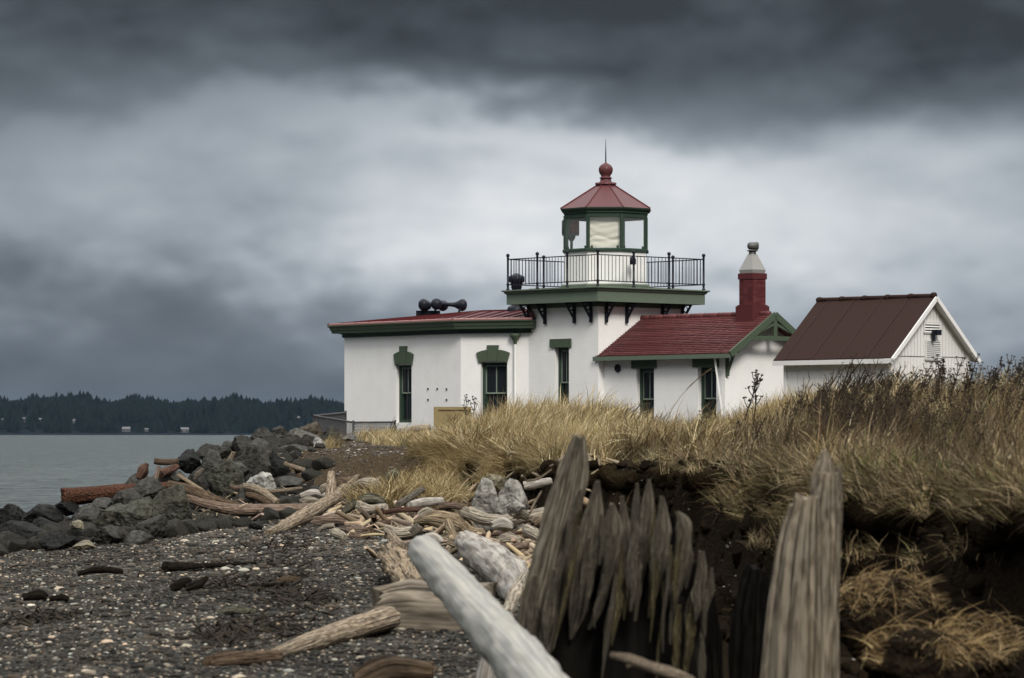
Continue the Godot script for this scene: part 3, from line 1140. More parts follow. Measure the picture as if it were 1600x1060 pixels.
	var ax := Vector3(1.0, 0.0, -0.25).normalized()
	lathe(st, [[0.0, -0.15], [0.07, -0.145], [0.11, -0.11], [0.115, 0.0], [0.12, 0.17], [0.1, 0.17], [0.095, 0.02], [0.0, -0.02]], top + Vector3(0, 0.05, 0), 16, ax)
	lathe(st, [[0.12, -0.12], [0.17, -0.1], [0.17, -0.08], [0.1, -0.07]], top, 14)
	put("cowl", done(st), M.zinc_dark, ch)


func build_shed() -> void:
	var S0 := Vector2(10.42, 95.0)
	var half := 1.59
	var eave := 0.25
	var rake := 0.28
	var len := 3.95
	var yr := 5.36
	var ye := 3.62
	var slope := (yr - ye) / (half + eave)
	var yw := yr - slope * half
	var home := thing("shed", "white boarded shed with a rusty brown metal roof beside the lighthouse", "shed")
	var A := S0 - U * len
	var b := S0 + V * half * 2.0
	var st := begin()
	quad(st, W(A, 0.6), W(S0, 0.6), W(S0, yw - 0.03), W(A, yw - 0.03))
	quad(st, W(S0, 0.6), W(b, 0.6), W(b, yw - 0.03), W(S0, yw - 0.03))
	tri(st, W(S0, yw - 0.03), W(b, yw - 0.03), W(S0 + V * half, yr - 0.08))
	quad(st, W(b, 0.6), W(b - U * len, 0.6), W(b - U * len, yw - 0.03), W(b, yw - 0.03))
	quad(st, W(b - U * len, 0.6), W(A, 0.6), W(A, yw - 0.03), W(b - U * len, yw - 0.03))
	tri(st, W(b - U * len, yw - 0.03), W(A, yw - 0.03), W(A + V * half, yr - 0.08))
	var wall := put("wall", done(st), M.white_board, home)
	# upright boards with a shadow gap between, upper gable set proud of the lower wall
	var nb := 24
	for i in nb:
		var s0 := half * 2.0 * (i + 0.06) / nb
		var s1 := half * 2.0 * (i + 0.94) / nb
		var q := begin()
		var bot := yw - 0.16 + 0.0
		var hfun := func(s: float) -> float: return yr - 0.1 - slope * absf(s - half) - 0.06
		var o := U * 0.035
		var top0: float = maxf(hfun.call(s0), bot + 0.02)
		var top1: float = maxf(hfun.call(s1), bot + 0.02)
		var p := [W(S0 + V * s0 + U * 0.003, bot), W(S0 + V * s0 + o, bot), W(S0 + V * s1 + o, bot), W(S0 + V * s1 + U * 0.003, bot)]
		quad(q, p[1], p[2], W(S0 + V * s1 + o, top1), W(S0 + V * s0 + o, top0))
		quad(q, p[0], p[1], W(S0 + V * s0 + o, top0), W(S0 + V * s0, top0))
		quad(q, p[2], p[3], W(S0 + V * s1, top1), W(S0 + V * s1 + o, top1))
		quad(q, p[0], p[3], p[2], p[1])
		put("board", done(q), M.white_board, wall)
		q = begin()
		var lo := 0.7
		quad(q, W(S0 + V * s0 + U * 0.016, lo), W(S0 + V * s1 + U * 0.016, lo), W(S0 + V * s1 + U * 0.016, bot - 0.03), W(S0 + V * s0 + U * 0.016, bot - 0.03))
		quad(q, W(S0 + V * s0, lo), W(S0 + V * s0 + U * 0.016, lo), W(S0 + V * s0 + U * 0.016, bot - 0.03), W(S0 + V * s0, bot - 0.03))
		quad(q, W(S0 + V * s1 + U * 0.016, lo), W(S0 + V * s1, lo), W(S0 + V * s1, bot - 0.03), W(S0 + V * s1 + U * 0.016, bot - 0.03))
		put("board", done(q), M.white_board, wall)
	for i in 9:
		var q := begin()
		var s0 := len * (i + 0.015) / 9.0
		var s1 := len * (i + 0.985) / 9.0
		var o := Vector2(U.y, -U.x) * 0.014
		var z := A
		var cc := [z + U * s0, z + U * s0 + o, z + U * s1 + o, z + U * s1]
		quad(q, W(cc[1], 0.7), W(cc[2], 0.7), W(cc[2], yw - 0.32), W(cc[1], yw - 0.32))
		quad(q, W(cc[0], 0.7), W(cc[1], 0.7), W(cc[1], yw - 0.32), W(cc[0], yw - 0.32))
		quad(q, W(cc[2], 0.7), W(cc[3], 0.7), W(cc[3], yw - 0.32), W(cc[2], yw - 0.32))
		put("board", done(q), M.white_board, wall)
	# trims
	var nl := Vector2(U.y, -U.x)
	st = begin()
	bar(st, W(A - U * rake + nl * (eave + 0.0), ye - 0.08), W(S0 + U * rake + nl * eave, ye - 0.08), 0.05, 0.13)
	bar(st, W(A + nl * 0.03, yw - 0.22), W(S0 + nl * 0.03, yw - 0.22), 0.06, 0.08)
	bar(st, W(A + nl * 0.02, yw - 0.36), W(S0 + nl * 0.02, yw - 0.36), 0.05, 0.03)
	put("fascia", done(st), M.white_board, home)
	st = begin()
	bar(st, W(S0 + nl * 0.012 + U * 0.012, 0.7), W(S0 + nl * 0.012 + U * 0.012, yw - 0.1), 0.1, 0.1, W(U, 0.0))
	bar(st, W(A + nl * 0.012 - U * 0.0, 0.7), W(A + nl * 0.012, yw - 0.1), 0.1, 0.1, W(U, 0.0))
	bar(st, W(b + U * 0.02, 0.7), W(b + U * 0.02, yw - 0.1), 0.1, 0.1, W(U, 0.0))
	put("corner_board", done(st), M.white_board, home)
	var e0 := A - U * rake - V * eave
	var e1 := S0 + U * rake - V * eave
	var r0 := A - U * rake + V * half
	var r1 := S0 + U * rake + V * half
	var f0 := A - U * rake + V * (half * 2.0 + eave)
	var f1 := S0 + U * rake + V * (half * 2.0 + eave)
	for sd in 2:
		st = begin()
		var lo: Vector2 = e1 if sd == 0 else f1
		bar(st, W(lo, ye - 0.05), W(r1, yr - 0.05), 0.05, 0.11, W(U, 0.0))
		put("rake_board", done(st), M.white_board, home)
		st = begin()
		bar(st, W(lo - U * 0.16, ye - 0.03), W(r1 - U * 0.16, yr - 0.03), rake + 0.02, 0.03, W(U, 0.0))
		put("soffit", done(st), M.white_board, home)
	st = begin()
	quad(st, W(e0, ye), W(e1, ye), W(r1, yr), W(r0, yr))
	quad(st, W(f1, ye), W(f0, ye), W(r0, yr), W(r1, yr))
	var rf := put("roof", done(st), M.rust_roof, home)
	var edges := [0.0, 0.045, 0.1, 0.33, 0.56, 0.78, 1.0]
	edges = [0.0, 0.1, 0.33, 0.56, 0.785, 1.0]
	for i in edges.size() - 1:
		for sd in 2:
			var lo0: Vector2 = (e0 if sd == 0 else f0).lerp(e1 if sd == 0 else f1, edges[i] + 0.004)
			var lo1: Vector2 = (e0 if sd == 0 else f0).lerp(e1 if sd == 0 else f1, edges[i + 1] - 0.004)
			var hi0: Vector2 = r0.lerp(r1, edges[i] + 0.004)
			var hi1: Vector2 = r0.lerp(r1, edges[i + 1] - 0.004)
			st = begin()
			var up := Vector3(0, 0.016 + 0.006 * (i % 2), 0)
			if sd == 0:
				quad(st, W(lo0, ye) + up, W(lo1, ye) + up, W(hi1, yr) + up, W(hi0, yr) + up)
				quad(st, W(lo0, ye - 0.02), W(lo1, ye - 0.02), W(lo1, ye) + up, W(lo0, ye) + up)
			else:
				quad(st, W(lo1, ye) + up, W(lo0, ye) + up, W(hi0, yr) + up, W(hi1, yr) + up)
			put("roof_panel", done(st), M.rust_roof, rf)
			if i > 0:
				st = begin()
				var d: Vector2 = (lo0 - U * 0.018)
				bar(st, W(d, ye + 0.026), W(hi0 - U * 0.018, yr + 0.026), 0.03, 0.02)
				put("roof_seam", done(st), M.rust_dark, rf)
	st = begin()
	lathe(st, [[0.0, 0.0], [0.07, 0.0], [0.06, 0.86], [0.0, 0.86]], Vector3.ZERO, 10, W(U, 0.0))
	var cap := done(st)
	st = begin()
	lathe(st, [[0.0, 0.0], [0.085, 0.0], [0.085, 0.1], [0.0, 0.1]], Vector3.ZERO, 10, W(U, 0.0))
	var knob := done(st)
	for i in 5:
		put("ridge_cap", cap, M.rust_roof, rf, W(r0.lerp(r1, i / 5.2), yr + 0.02))
		put("ridge_collar", knob, M.rust_roof, rf, W(r0.lerp(r1, i / 5.2 + 0.01), yr + 0.02))
	put("ridge_collar", knob, M.rust_roof, rf, W(r0.lerp(r1, 0.965), yr + 0.03))
	# two louvred vents and a flood lamp in the gable
	for q in [[1444.0, 1468.5, 520.0, 503.0, 4], [1446.5, 1469.5, 562.0, 531.0, 10]]:
		var o := S0 + U * 0.04
		var s0 := cut(o, V, q[0])
		var s1 := cut(o, V, q[1])
		var dd := o.y + V.y * s0
		var y0 := height_at(q[2], dd)
		var y1 := height_at(q[3], dd)
		st = begin()
		for e in [[s0, s1, y1], [s0, s1, y0]]:
			bar(st, W(o + V * e[0], e[2]), W(o + V * e[1], e[2]), 0.06, 0.05, W(U, 0.0))
		for s in [s0, s1]:
			bar(st, W(o + V * s, y0), W(o + V * s, y1), 0.06, 0.05, W(U, 0.0))
		var vent := put("louvre_vent", done(st), M.white_board, home)
		st = begin()
		box(st, Transform3D(Basis(W(V, 0.0), Vector3.UP, W(U, 0.0)), W(o + V * (s0 + s1) * 0.5, (y0 + y1) * 0.5)), Vector3(s1 - s0, y1 - y0, 0.012))
		put("backing", done(st), M.room_dark, vent)
		for k in q[4]:
			var y := lerpf(y0, y1, (k + 0.5) / q[4])
			var hh: float = (y1 - y0) / q[4]
			st = begin()
			quad(st, W(o + V * s0 + U * 0.05, y - hh * 0.42), W(o + V * s1 + U * 0.05, y - hh * 0.42), W(o + V * s1 + U * 0.012, y + hh * 0.16), W(o + V * s0 + U * 0.012, y + hh * 0.16))
			put("slat", done(st), M.white_board, vent)
	var lp := S0 + U * 0.16 + V * cut(S0 + U * 0.16, V, 1462.0)
	st = begin()
	box(st, Transform3D(Basis(W(V, 0.0), Vector3.UP, W(U, 0.0)), W(lp + V * 0.05, height_at(519, 95.6))), Vector3(0.2, 0.15, 0.2))
	var lamp := put("flood_lamp", done(st), M.iron, home)
	st = begin()
	bar(st, W(lp - V * 0.07, height_at(533, 95.6)), W(lp - V * 0.07, height_at(516, 95.6)), 0.08, 0.06, W(U, 0.0))
	put("lamp_arm", done(st), M.iron, lamp)


func build_fence() -> void:
	# chain-link fence by the wing's far corner
	var pts := [P(617, 660, 104.5), P(552, 660.5, 100.5), P(490, 650, 103.0), P(540, 645.0, 110.0)]
	var fence := thing("chain_link_fence", "low grey chain-link fence at the lighthouse's left corner behind the rocks", "fence")
	for i in 3:
		var st := begin()
		tube(st, [pts[i], pts[i + 1]], 0.03, 0.03, 8)
		put("rail", done(st), M.galv, fence)
	var mids := [pts[0], pts[1], pts[2], pts[3]]
	for p in mids:
		var g := land(p.x, -p.z)
		var st := begin()
		tube(st, [Vector3(p.x, g - 0.2, p.z), p + Vector3(0, 0.06, 0)], 0.035, 0.035, 8)
		put("post", done(st), M.galv, fence)
	for i in 3:
		var a: Vector3 = pts[i]
		var b: Vector3 = pts[i + 1]
		var l := (b - a).length()
		var n := int(l / 0.09)
		var st := begin()
		var hgt := 0.72
		for k in range(-8, n):
			for sg in [1.0, -1.0]:
				var t0: float = (k + (0.0 if sg > 0 else 8.0)) / float(n)
				var t1: float = t0 + sg * 8.0 / n
				var lo := 0.0
				var hi := 1.0
				if t0 < 0.0:
					lo = -t0 / (t1 - t0)
				if t1 < 0.0:
					hi = -t0 / (t1 - t0)
				if t0 > 1.0 or t1 > 1.0:
					var c: float = (1.0 - t0) / (t1 - t0)
					if t0 > 1.0:
						lo = maxf(lo, c)
					else:
						hi = minf(hi, c)
				if hi <= lo:
					continue
				var p0 := a.lerp(b, lerpf(t0, t1, lo)) - Vector3(0, hgt * (1.0 - lo), 0)
				var p1 := a.lerp(b, lerpf(t0, t1, hi)) - Vector3(0, hgt * (1.0 - hi), 0)
				bar(st, p0, p1, 0.008, 0.008)
		var o := put("wire_mesh", done(st), M.galv, fence)
		o.set_meta("kind", "stuff")


func build_side_lamp() -> void:
	# the small red and grey lamp on its stand behind the lantern room
	var d := 111.6
	var base := P(893, 388, d)
	var lamp := thing("signal_lamp", "small red and grey signal lamp standing behind the lantern room's left panes", "lamp", Vector3(base.x, 6.17, base.z))
	var k := d / F
	var h := height_at(356, d) - 6.17
	var st := begin()
	lathe(st, [[0.14, 0.0], [0.14, 0.05], [0.05, 0.1], [0.045, h - 0.45], [0.11, h - 0.36], [0.14, h - 0.25], [0.0, h - 0.25]], Vector3.ZERO, 12)
	put("stand", done(st), M.green_dark, lamp)
	for q in [[-6.0, M.zinc_dark, 9.0], [3.0, M.lamp_red, 9.0]]:
		st = begin()
		lathe(st, [[0.0, -0.2], [0.19, -0.2], [0.19, 0.2], [0.0, 0.2]], Vector3(q[0] * k, h, 0.0), 16)
		put("lens_drum", done(st), q[1], lamp)
	st = begin()
	for y in [-0.23, 0.21]:
		box(st, Transform3D(Basis(), Vector3(-0.03, h + y, 0.0)), Vector3(0.54, 0.04, 0.46))
	put("plate", done(st), M.zinc_dark, lamp)


# ---------- rocks ----------
func ico(levels: int) -> Array:
	var t := (1.0 + sqrt(5.0)) / 2.0
	var v := [Vector3(-1, t, 0), Vector3(1, t, 0), Vector3(-1, -t, 0), Vector3(1, -t, 0), Vector3(0, -1, t), Vector3(0, 1, t), Vector3(0, -1, -t), Vector3(0, 1, -t), Vector3(t, 0, -1), Vector3(t, 0, 1), Vector3(-t, 0, -1), Vector3(-t, 0, 1)]
	var fs := []
	for i in 12:
		v[i] = v[i].normalized()
	for i in 12:
		for j in range(i + 1, 12):
			for k in range(j + 1, 12):
				if v[i].distance_to(v[j]) < 1.1 and v[j].distance_to(v[k]) < 1.1 and v[i].distance_to(v[k]) < 1.1:
					if (v[j] - v[i]).cross(v[k] - v[i]).dot(v[i]) > 0:
						fs.append([i, j, k])
					else:
						fs.append([i, k, j])
	for l in levels:
		var cache := {}
		var next := []
		var mid := func(a: int, b: int) -> int:
			var key := mini(a, b) * 100000 + maxi(a, b)
			if not cache.has(key):
				v.append(((v[a] + v[b]) * 0.5).normalized())
				cache[key] = v.size() - 1
			return cache[key]
		for f in fs:
			var a: int = mid.call(f[0], f[1])
			var b: int = mid.call(f[1], f[2])
			var c: int = mid.call(f[2], f[0])
			next.append([f[0], a, c])
			next.append([f[1], b, a])
			next.append([f[2], c, b])
			next.append([a, b, c])
		fs = next
	return [v, fs]


func rock_mesh(ball: Array, sd: int, cuts: int, rough: float, round_ := 0.0) -> ArrayMesh:
	var r := RandomNumberGenerator.new()
	r.seed = sd
	var planes := []
	for i in cuts:
		var n := Vector3(r.randfn(), r.randfn(), r.randfn()).normalized()
		planes.append([n, r.randf_range(0.46, 0.84) + round_])
	var n1 := noise(0.9, 3, FastNoiseLite.TYPE_SIMPLEX, sd)
	var n2 := noise(3.2, 3, FastNoiseLite.TYPE_SIMPLEX, sd + 3)
	var vs := []
	for p0 in ball[0]:
		var p: Vector3 = p0
		p *= 1.0 + 0.22 * n1.get_noise_3dv(p)
		for pl in planes:
			var o: float = p.dot(pl[0]) - pl[1]
			if o > 0:
				p -= pl[0] * o * 0.93
		p *= 1.0 + rough * n2.get_noise_3dv(p) - rough * 0.9 * absf(n2.get_noise_3dv(p * 0.6 + Vector3.ONE * 4.0))
		vs.append(p)
	var lo := Vector3.ONE * 9
	var hi := Vector3.ONE * -9
	for p in vs:
		lo = lo.min(p)
		hi = hi.max(p)
	var st := begin()
	st.set_smooth_group(0)
	var c := (lo + hi) * 0.5
	var e := (hi - lo)
	for f in ball[1]:
		tri(st, (vs[f[0]] - c) / e, (vs[f[1]] - c) / e, (vs[f[2]] - c) / e)
	return done(st)


func build_rocks() -> void:
	var ball := ico(4)
	var small := ico(2)
	var kinds := []
	for k in 9:
		kinds.append(rock_mesh(ball, 40 + k * 7, 24, 0.085))
	var rows := [
		# px, py, width, height, distance, material, kind, label
		[475, 688, 66, 36, 84, "rock_grey", "wide grey boulder highest on the riprap, left of the fence"],
		[434, 677, 36, 22, 87, "rock_dark", "grey boulder on the ridge right above the water's end"],
		[410, 682, 40, 26, 84, "rock_dark", "dark boulder with the white patch on its top at the water's end"],
		[434, 693, 34, 24, 82, "rock_grey", "pale-faced block set under the ridge beside the wide grey boulder"],
		[486, 669, 36, 18, 90, "rock_brown", "low brownish rock behind the wide grey boulder by the fence post"],
		[500, 697, 30, 27, 81, "rock_pale", "whitish egg-shaped boulder at the path's left edge"],
		[462, 711, 70, 32, 78, "rock_slate", "broad dark boulder with a flat lighter top under the whitish one"],
		[524, 688, 36, 20, 96, "rock_brown", "brown rock between the whitish boulder and the fence"],
		[549, 689, 44, 17, 94, "rock_grey", "low pointed grey rock against the white wall under the fence"],
		[516, 675, 30, 16, 99, "rock_dark", "dark rock just under the fence's corner post"],
		[356, 698, 22, 18, 80, "rock_slate", "small rounded rock on the riprap's skyline against the water"],
		[378, 695, 44, 28, 80, "rock_dark", "dark jagged boulder on the riprap's skyline above the split pale rock"],
		[407, 704, 46, 36, 77, "rock_slate", "slate boulder in the middle of the riprap below the ridge"],
		[334, 708, 54, 28, 75, "rock_dark", "long dark boulder sloping left on the skyline over the water"],
		[293, 722, 40, 38, 70, "rock_black", "round black boulder standing against the water on the riprap"],
		[330, 724, 42, 40, 70, "rock_slate", "grey boulder right of the round black one"],
		[352, 748, 64, 58, 66, "rock_moss", "big greenish boulder with a dark hollow beneath, mid-riprap"],
		[402, 722, 40, 52, 70, "rock_dark", "tall dark boulder beside the two sticks on the riprap"],
		[434, 728, 36, 44, 72, "rock_black", "dark cleft rock between the tall boulder and the stick"],
		[410, 752, 44, 26, 67, "rock_pale", "pale split rock with a dark crack above the driftwood"],
		[454, 757, 60, 26, 71, "rock_slate", "flat slate boulder half buried at the foot of the path"],
		[262, 792, 74, 72, 56, "rock_moss", "largest boulder, lichen-green and streaked, at the log's left end"],
		[217, 806, 70, 56, 55, "rock_moss", "green-grey layered boulder left of the largest one"],
		[235, 764, 48, 34, 61, "rock_slate", "grey boulder behind the largest green one"],
		[203, 782, 66, 34, 60, "rock_dark", "dark slanting boulder under the rusty log's thick end"],
		[186, 806, 84, 34, 57, "rock_moss", "long layered green slab sloping down to the left"],
		[142, 804, 54, 30, 59, "rock_slate", "grey streaked slab below the rusty log"],
		[238, 822, 50, 38, 54, "rock_dark", "dark boulder at the beach edge under the green layered one"],
		[216, 838, 42, 17, 52.5, "rock_slate", "flat dark stone lying on the gravel before the boulders"],
		[172, 834, 56, 24, 54, "rock_dark", "dark wet slab at the gravel's edge"],
		[121, 821, 24, 15, 55, "rock_tan", "small yellowish stone among the dark wet rocks"],
		[92, 844, 60, 24, 54, "rock_black", "low black rock nearest the gravel on the left"],
		[131, 851, 34, 13, 52, "rock_tan", "flat tan stone at the edge of the gravel"],
		[68, 803, 66, 28, 62, "rock_black", "black weedy rock at the waterline left of the rusty log"],
		[14, 806, 50, 34, 63, "rock_black", "black rock at the photo's left edge against the water"],
		[22, 838, 84, 46, 58, "rock_black", "big black wet rock low at the photo's left edge"],
		[74, 826, 60, 34, 60, "rock_black", "black rock between the waterline rock and the gravel"],
		[104, 794, 40, 24, 62, "rock_black", "small black rock right below the rusty log's round end"],
		[160, 790, 44, 24, 61, "rock_slate", "slate rock under the middle of the rusty log"],
		[304, 752, 44, 40, 65, "rock_dark", "dark boulder behind the upper end of the long brown log"],
		[318, 790, 60, 36, 60, "rock_black", "black rock in the shade beneath the long brown log"],
		[384, 772, 34, 26, 62, "rock_slate", "rounded grey rock among the short brown logs"],
		[372, 738, 34, 30, 68, "rock_slate", "grey wedge of rock between the green boulder and the tall dark one"],
		[399, 822, 24, 13, 53, "rock_black", "lone black stone on the gravel below the long brown log"],
		[336, 820, 40, 18, 56, "rock_black", "black stone at the gravel edge under the long brown log"],
		[284, 826, 36, 20, 55, "rock_black", "black block at the foot of the largest boulder"],
		[424, 742, 40, 24, 73, "rock_dark", "dark rock behind the pale split one"],
		[264, 748, 34, 26, 66, "rock_dark", "dark rock below the driftwood on the riprap's left shoulder"],
		[210, 822, 40, 22, 55, "rock_slate", "grey slab wedged below the layered green boulder"],
		[222, 756, 50, 30, 66.5, "rock_dark", "dark boulder under the red root wad on the waterline"],
		[262, 748, 56, 32, 67.5, "rock_slate", "grey boulder under the short dark brown log on the skyline"],
		[758, 778, 44, 58, 47, "wood_stone", "left of two weathered grey root stumps before the bank"],
		[770, 757, 40, 30, 49, "rock_tan", "tan block resting behind the two grey root stumps"],
		[800, 778, 50, 54, 46.5, "wood_stone", "right of two weathered grey root stumps before the bank"],
		[806, 795, 30, 34, 45, "wood_stone", "pointed grey stump fragment leaning under the right root stump"],
	]
	var n := 0
	for r in rows:
		n += 1
		var d: float = r[4]
		var w: float = r[2] / F * d
		var h: float = r[3] / F * d
		var c := P(r[0], r[1], d)
		var stump: bool = r[5] == "wood_stone"
		var o := put("root_stump" if stump else "boulder", kinds[(n * 5) % 9], M[r[5]], null, c)
		var depth := maxf(w, h) * rr(0.8, 1.1)
		# stand it in the ground where it would hang free
		var low := land(c.x, d - depth * 0.2)
		var bottom := c.y - h * 0.5
		if bottom > low - 0.05 * h:
			var nh := c.y + h * 0.5 - low + h * 0.12
			if nh < h * 2.2:
				o.position.y = c.y + h * 0.5 - nh * 0.5
				h = nh
		var spin := rr(-0.35, 0.35) + (PI if n % 2 else 0.0)
		o.basis = Basis.from_scale(Vector3(w, h, depth) * 1.08) * Basis(Vector3.UP, spin)
		if rng.randf() < 0.5:
			o.basis = o.basis * Basis(Vector3.BACK, rr(-0.3, 0.3))
		tag(o, r[6], "stump" if stump else "boulder", "weathered stumps" if stump else "riprap boulders")
	# rubble between the boulders, too jumbled to count
	var bits := rock_mesh(small, 5, 14, 0.05)
	var places := []
	var tints := []
	for i in 2200:
		var t := rng.randf()
		var d := lerpf(54.0, 92.0, t)
		var x := table([54.0, 60.0, 66.0, 72.0, 80.0, 92.0], [-6.6, -7.4, -6.8, -6.3, -6.0, -6.0], d) + rng.randfn() * table([54.0, 60.0, 75.0, 92.0], [1.5, 1.3, 0.6, 0.45], d)
		var s := rr(0.12, 0.5)
		places.append(Transform3D(Basis.from_euler(Vector3(rr(0, 6), rr(0, 6), rr(0, 6))).scaled(Vector3(s, s * 0.8, s)), Vector3(x, land(x, d) + s * 0.15, -d)))
		var g := rr(0.5, 1.5)
		tints.append(Color(g, g, g * 0.95))
	tag(scatter("rubble", bits, M.rock_bits, places, tints), "dark broken stones filling the gaps between the riprap boulders", "rubble")


# ---------- driftwood ----------
func spline(pts: Array, t: float) -> Vector3:
	var n := pts.size() - 1
	var i := clampi(int(t * n), 0, n - 1)
	var u := t * n - i
	var p1: Vector3 = pts[i]
	var p2: Vector3 = pts[i + 1]
	var p0: Vector3 = pts[i - 1] if i > 0 else p1 * 2.0 - p2
	var p3: Vector3 = pts[i + 2] if i + 2 <= n else p2 * 2.0 - p1
	return p1.cubic_interpolate(p2, p0, p3, u)


func log_mesh(pts: Array, radii: Array, sd: int, rough := 0.1, flat := 1.0, sides := 14, seg := 0.0, jag := 0.3) -> ArrayMesh:
	# a swept trunk with grain ridges, bumps and broken ends
	var r := RandomNumberGenerator.new()
	r.seed = sd
	var ng := noise(1.0, 3, FastNoiseLite.TYPE_SIMPLEX, sd)
	var total := 0.0
	for i in pts.size() - 1:
		total += (pts[i + 1] as Vector3).distance_to(pts[i])
	var rmax: float = radii.max()
	var n := clampi(int(total / (seg if seg > 0 else maxf(0.06, rmax * 0.6))), 6, 70)
	var st := begin()
	st.set_smooth_group(0)
	var rings := []
	var whole: Vector3 = (pts[pts.size() - 1] - pts[0]).normalized()
	var up := Vector3.UP if absf(whole.y) < 0.7 else Vector3(0, 0, 1)
	for i in n + 1:
		var t := float(i) / n
		var c := spline(pts, t)
		var dir := (spline(pts, minf(t + 0.01, 1.0)) - spline(pts, maxf(t - 0.01, 0.0))).normalized()
		var x := dir.cross(up).normalized()
		var y := x.cross(dir).normalized()
		var ru: float = radii[0]
		var k := t * (radii.size() - 1)
		var kk := mini(int(k), radii.size() - 2)
		if radii.size() > 1:
			ru = lerpf(radii[kk], radii[kk + 1], k - kk)
		var row := []
		for s in sides:
			var a := TAU * s / sides
			var q := Vector3(cos(a) * 1.7, sin(a) * 1.7, t * total / maxf(rmax, 0.02) * 0.16)
			var rad := ru * (1.0 + rough * 1.5 * ng.get_noise_3dv(q) + rough * 0.8 * ng.get_noise_3d(cos(a) * 4.0 + 7, sin(a) * 4.0, q.z * 0.5))
			var along := 0.0
			if i == 0 or i == n:
				along = ru * jag * ng.get_noise_3d(cos(a) * 3.0, sin(a) * 3.0, 50.0 + i) * 2.0
			row.append(c + (x * cos(a) + y * sin(a) * flat) * rad + dir * along)
		rings.append(row)
	for i in n:
		for s in sides:
			var s2 := (s + 1) % sides
			var u0 := float(s) / sides
			var u1 := float(s + 1) / sides
			var v0 := float(i) / n * total / (TAU * rmax) * 0.5
			var v1 := float(i + 1) / n * total / (TAU * rmax) * 0.5
			var a: Vector3 = rings[i][s]
			var b: Vector3 = rings[i][s2]
			var c: Vector3 = rings[i + 1][s2]
			var d: Vector3 = rings[i + 1][s]
			for e in [[a, u0, v0], [b, u1, v0], [c, u1, v1], [a, u0, v0], [c, u1, v1], [d, u0, v1]]:
				st.set_uv(Vector2(e[1], e[2]))
				st.add_vertex(e[0])
	st.set_smooth_group(1)
	for end in [0, n]:
		var mid := Vector3.ZERO
		for p in rings[end]:
			mid += p
		mid /= sides
		var dir := (spline(pts, 1.0) - spline(pts, 0.95)).normalized() if end == n else (spline(pts, 0.0) - spline(pts, 0.05)).normalized()
		mid += dir * float(radii[0] if end == 0 else radii[radii.size() - 1]) * 0.12
		for s in sides:
			var a: Vector3 = rings[end][s]
			var b: Vector3 = rings[end][(s + 1) % sides]
			var tr := [a, mid, b] if end == 0 else [a, b, mid]
			for p in tr:
				st.set_uv(Vector2((p - mid).x * 2.0, (p - mid).y * 2.0))
				st.add_vertex(p)
	st.generate_normals()
	return st.commit()


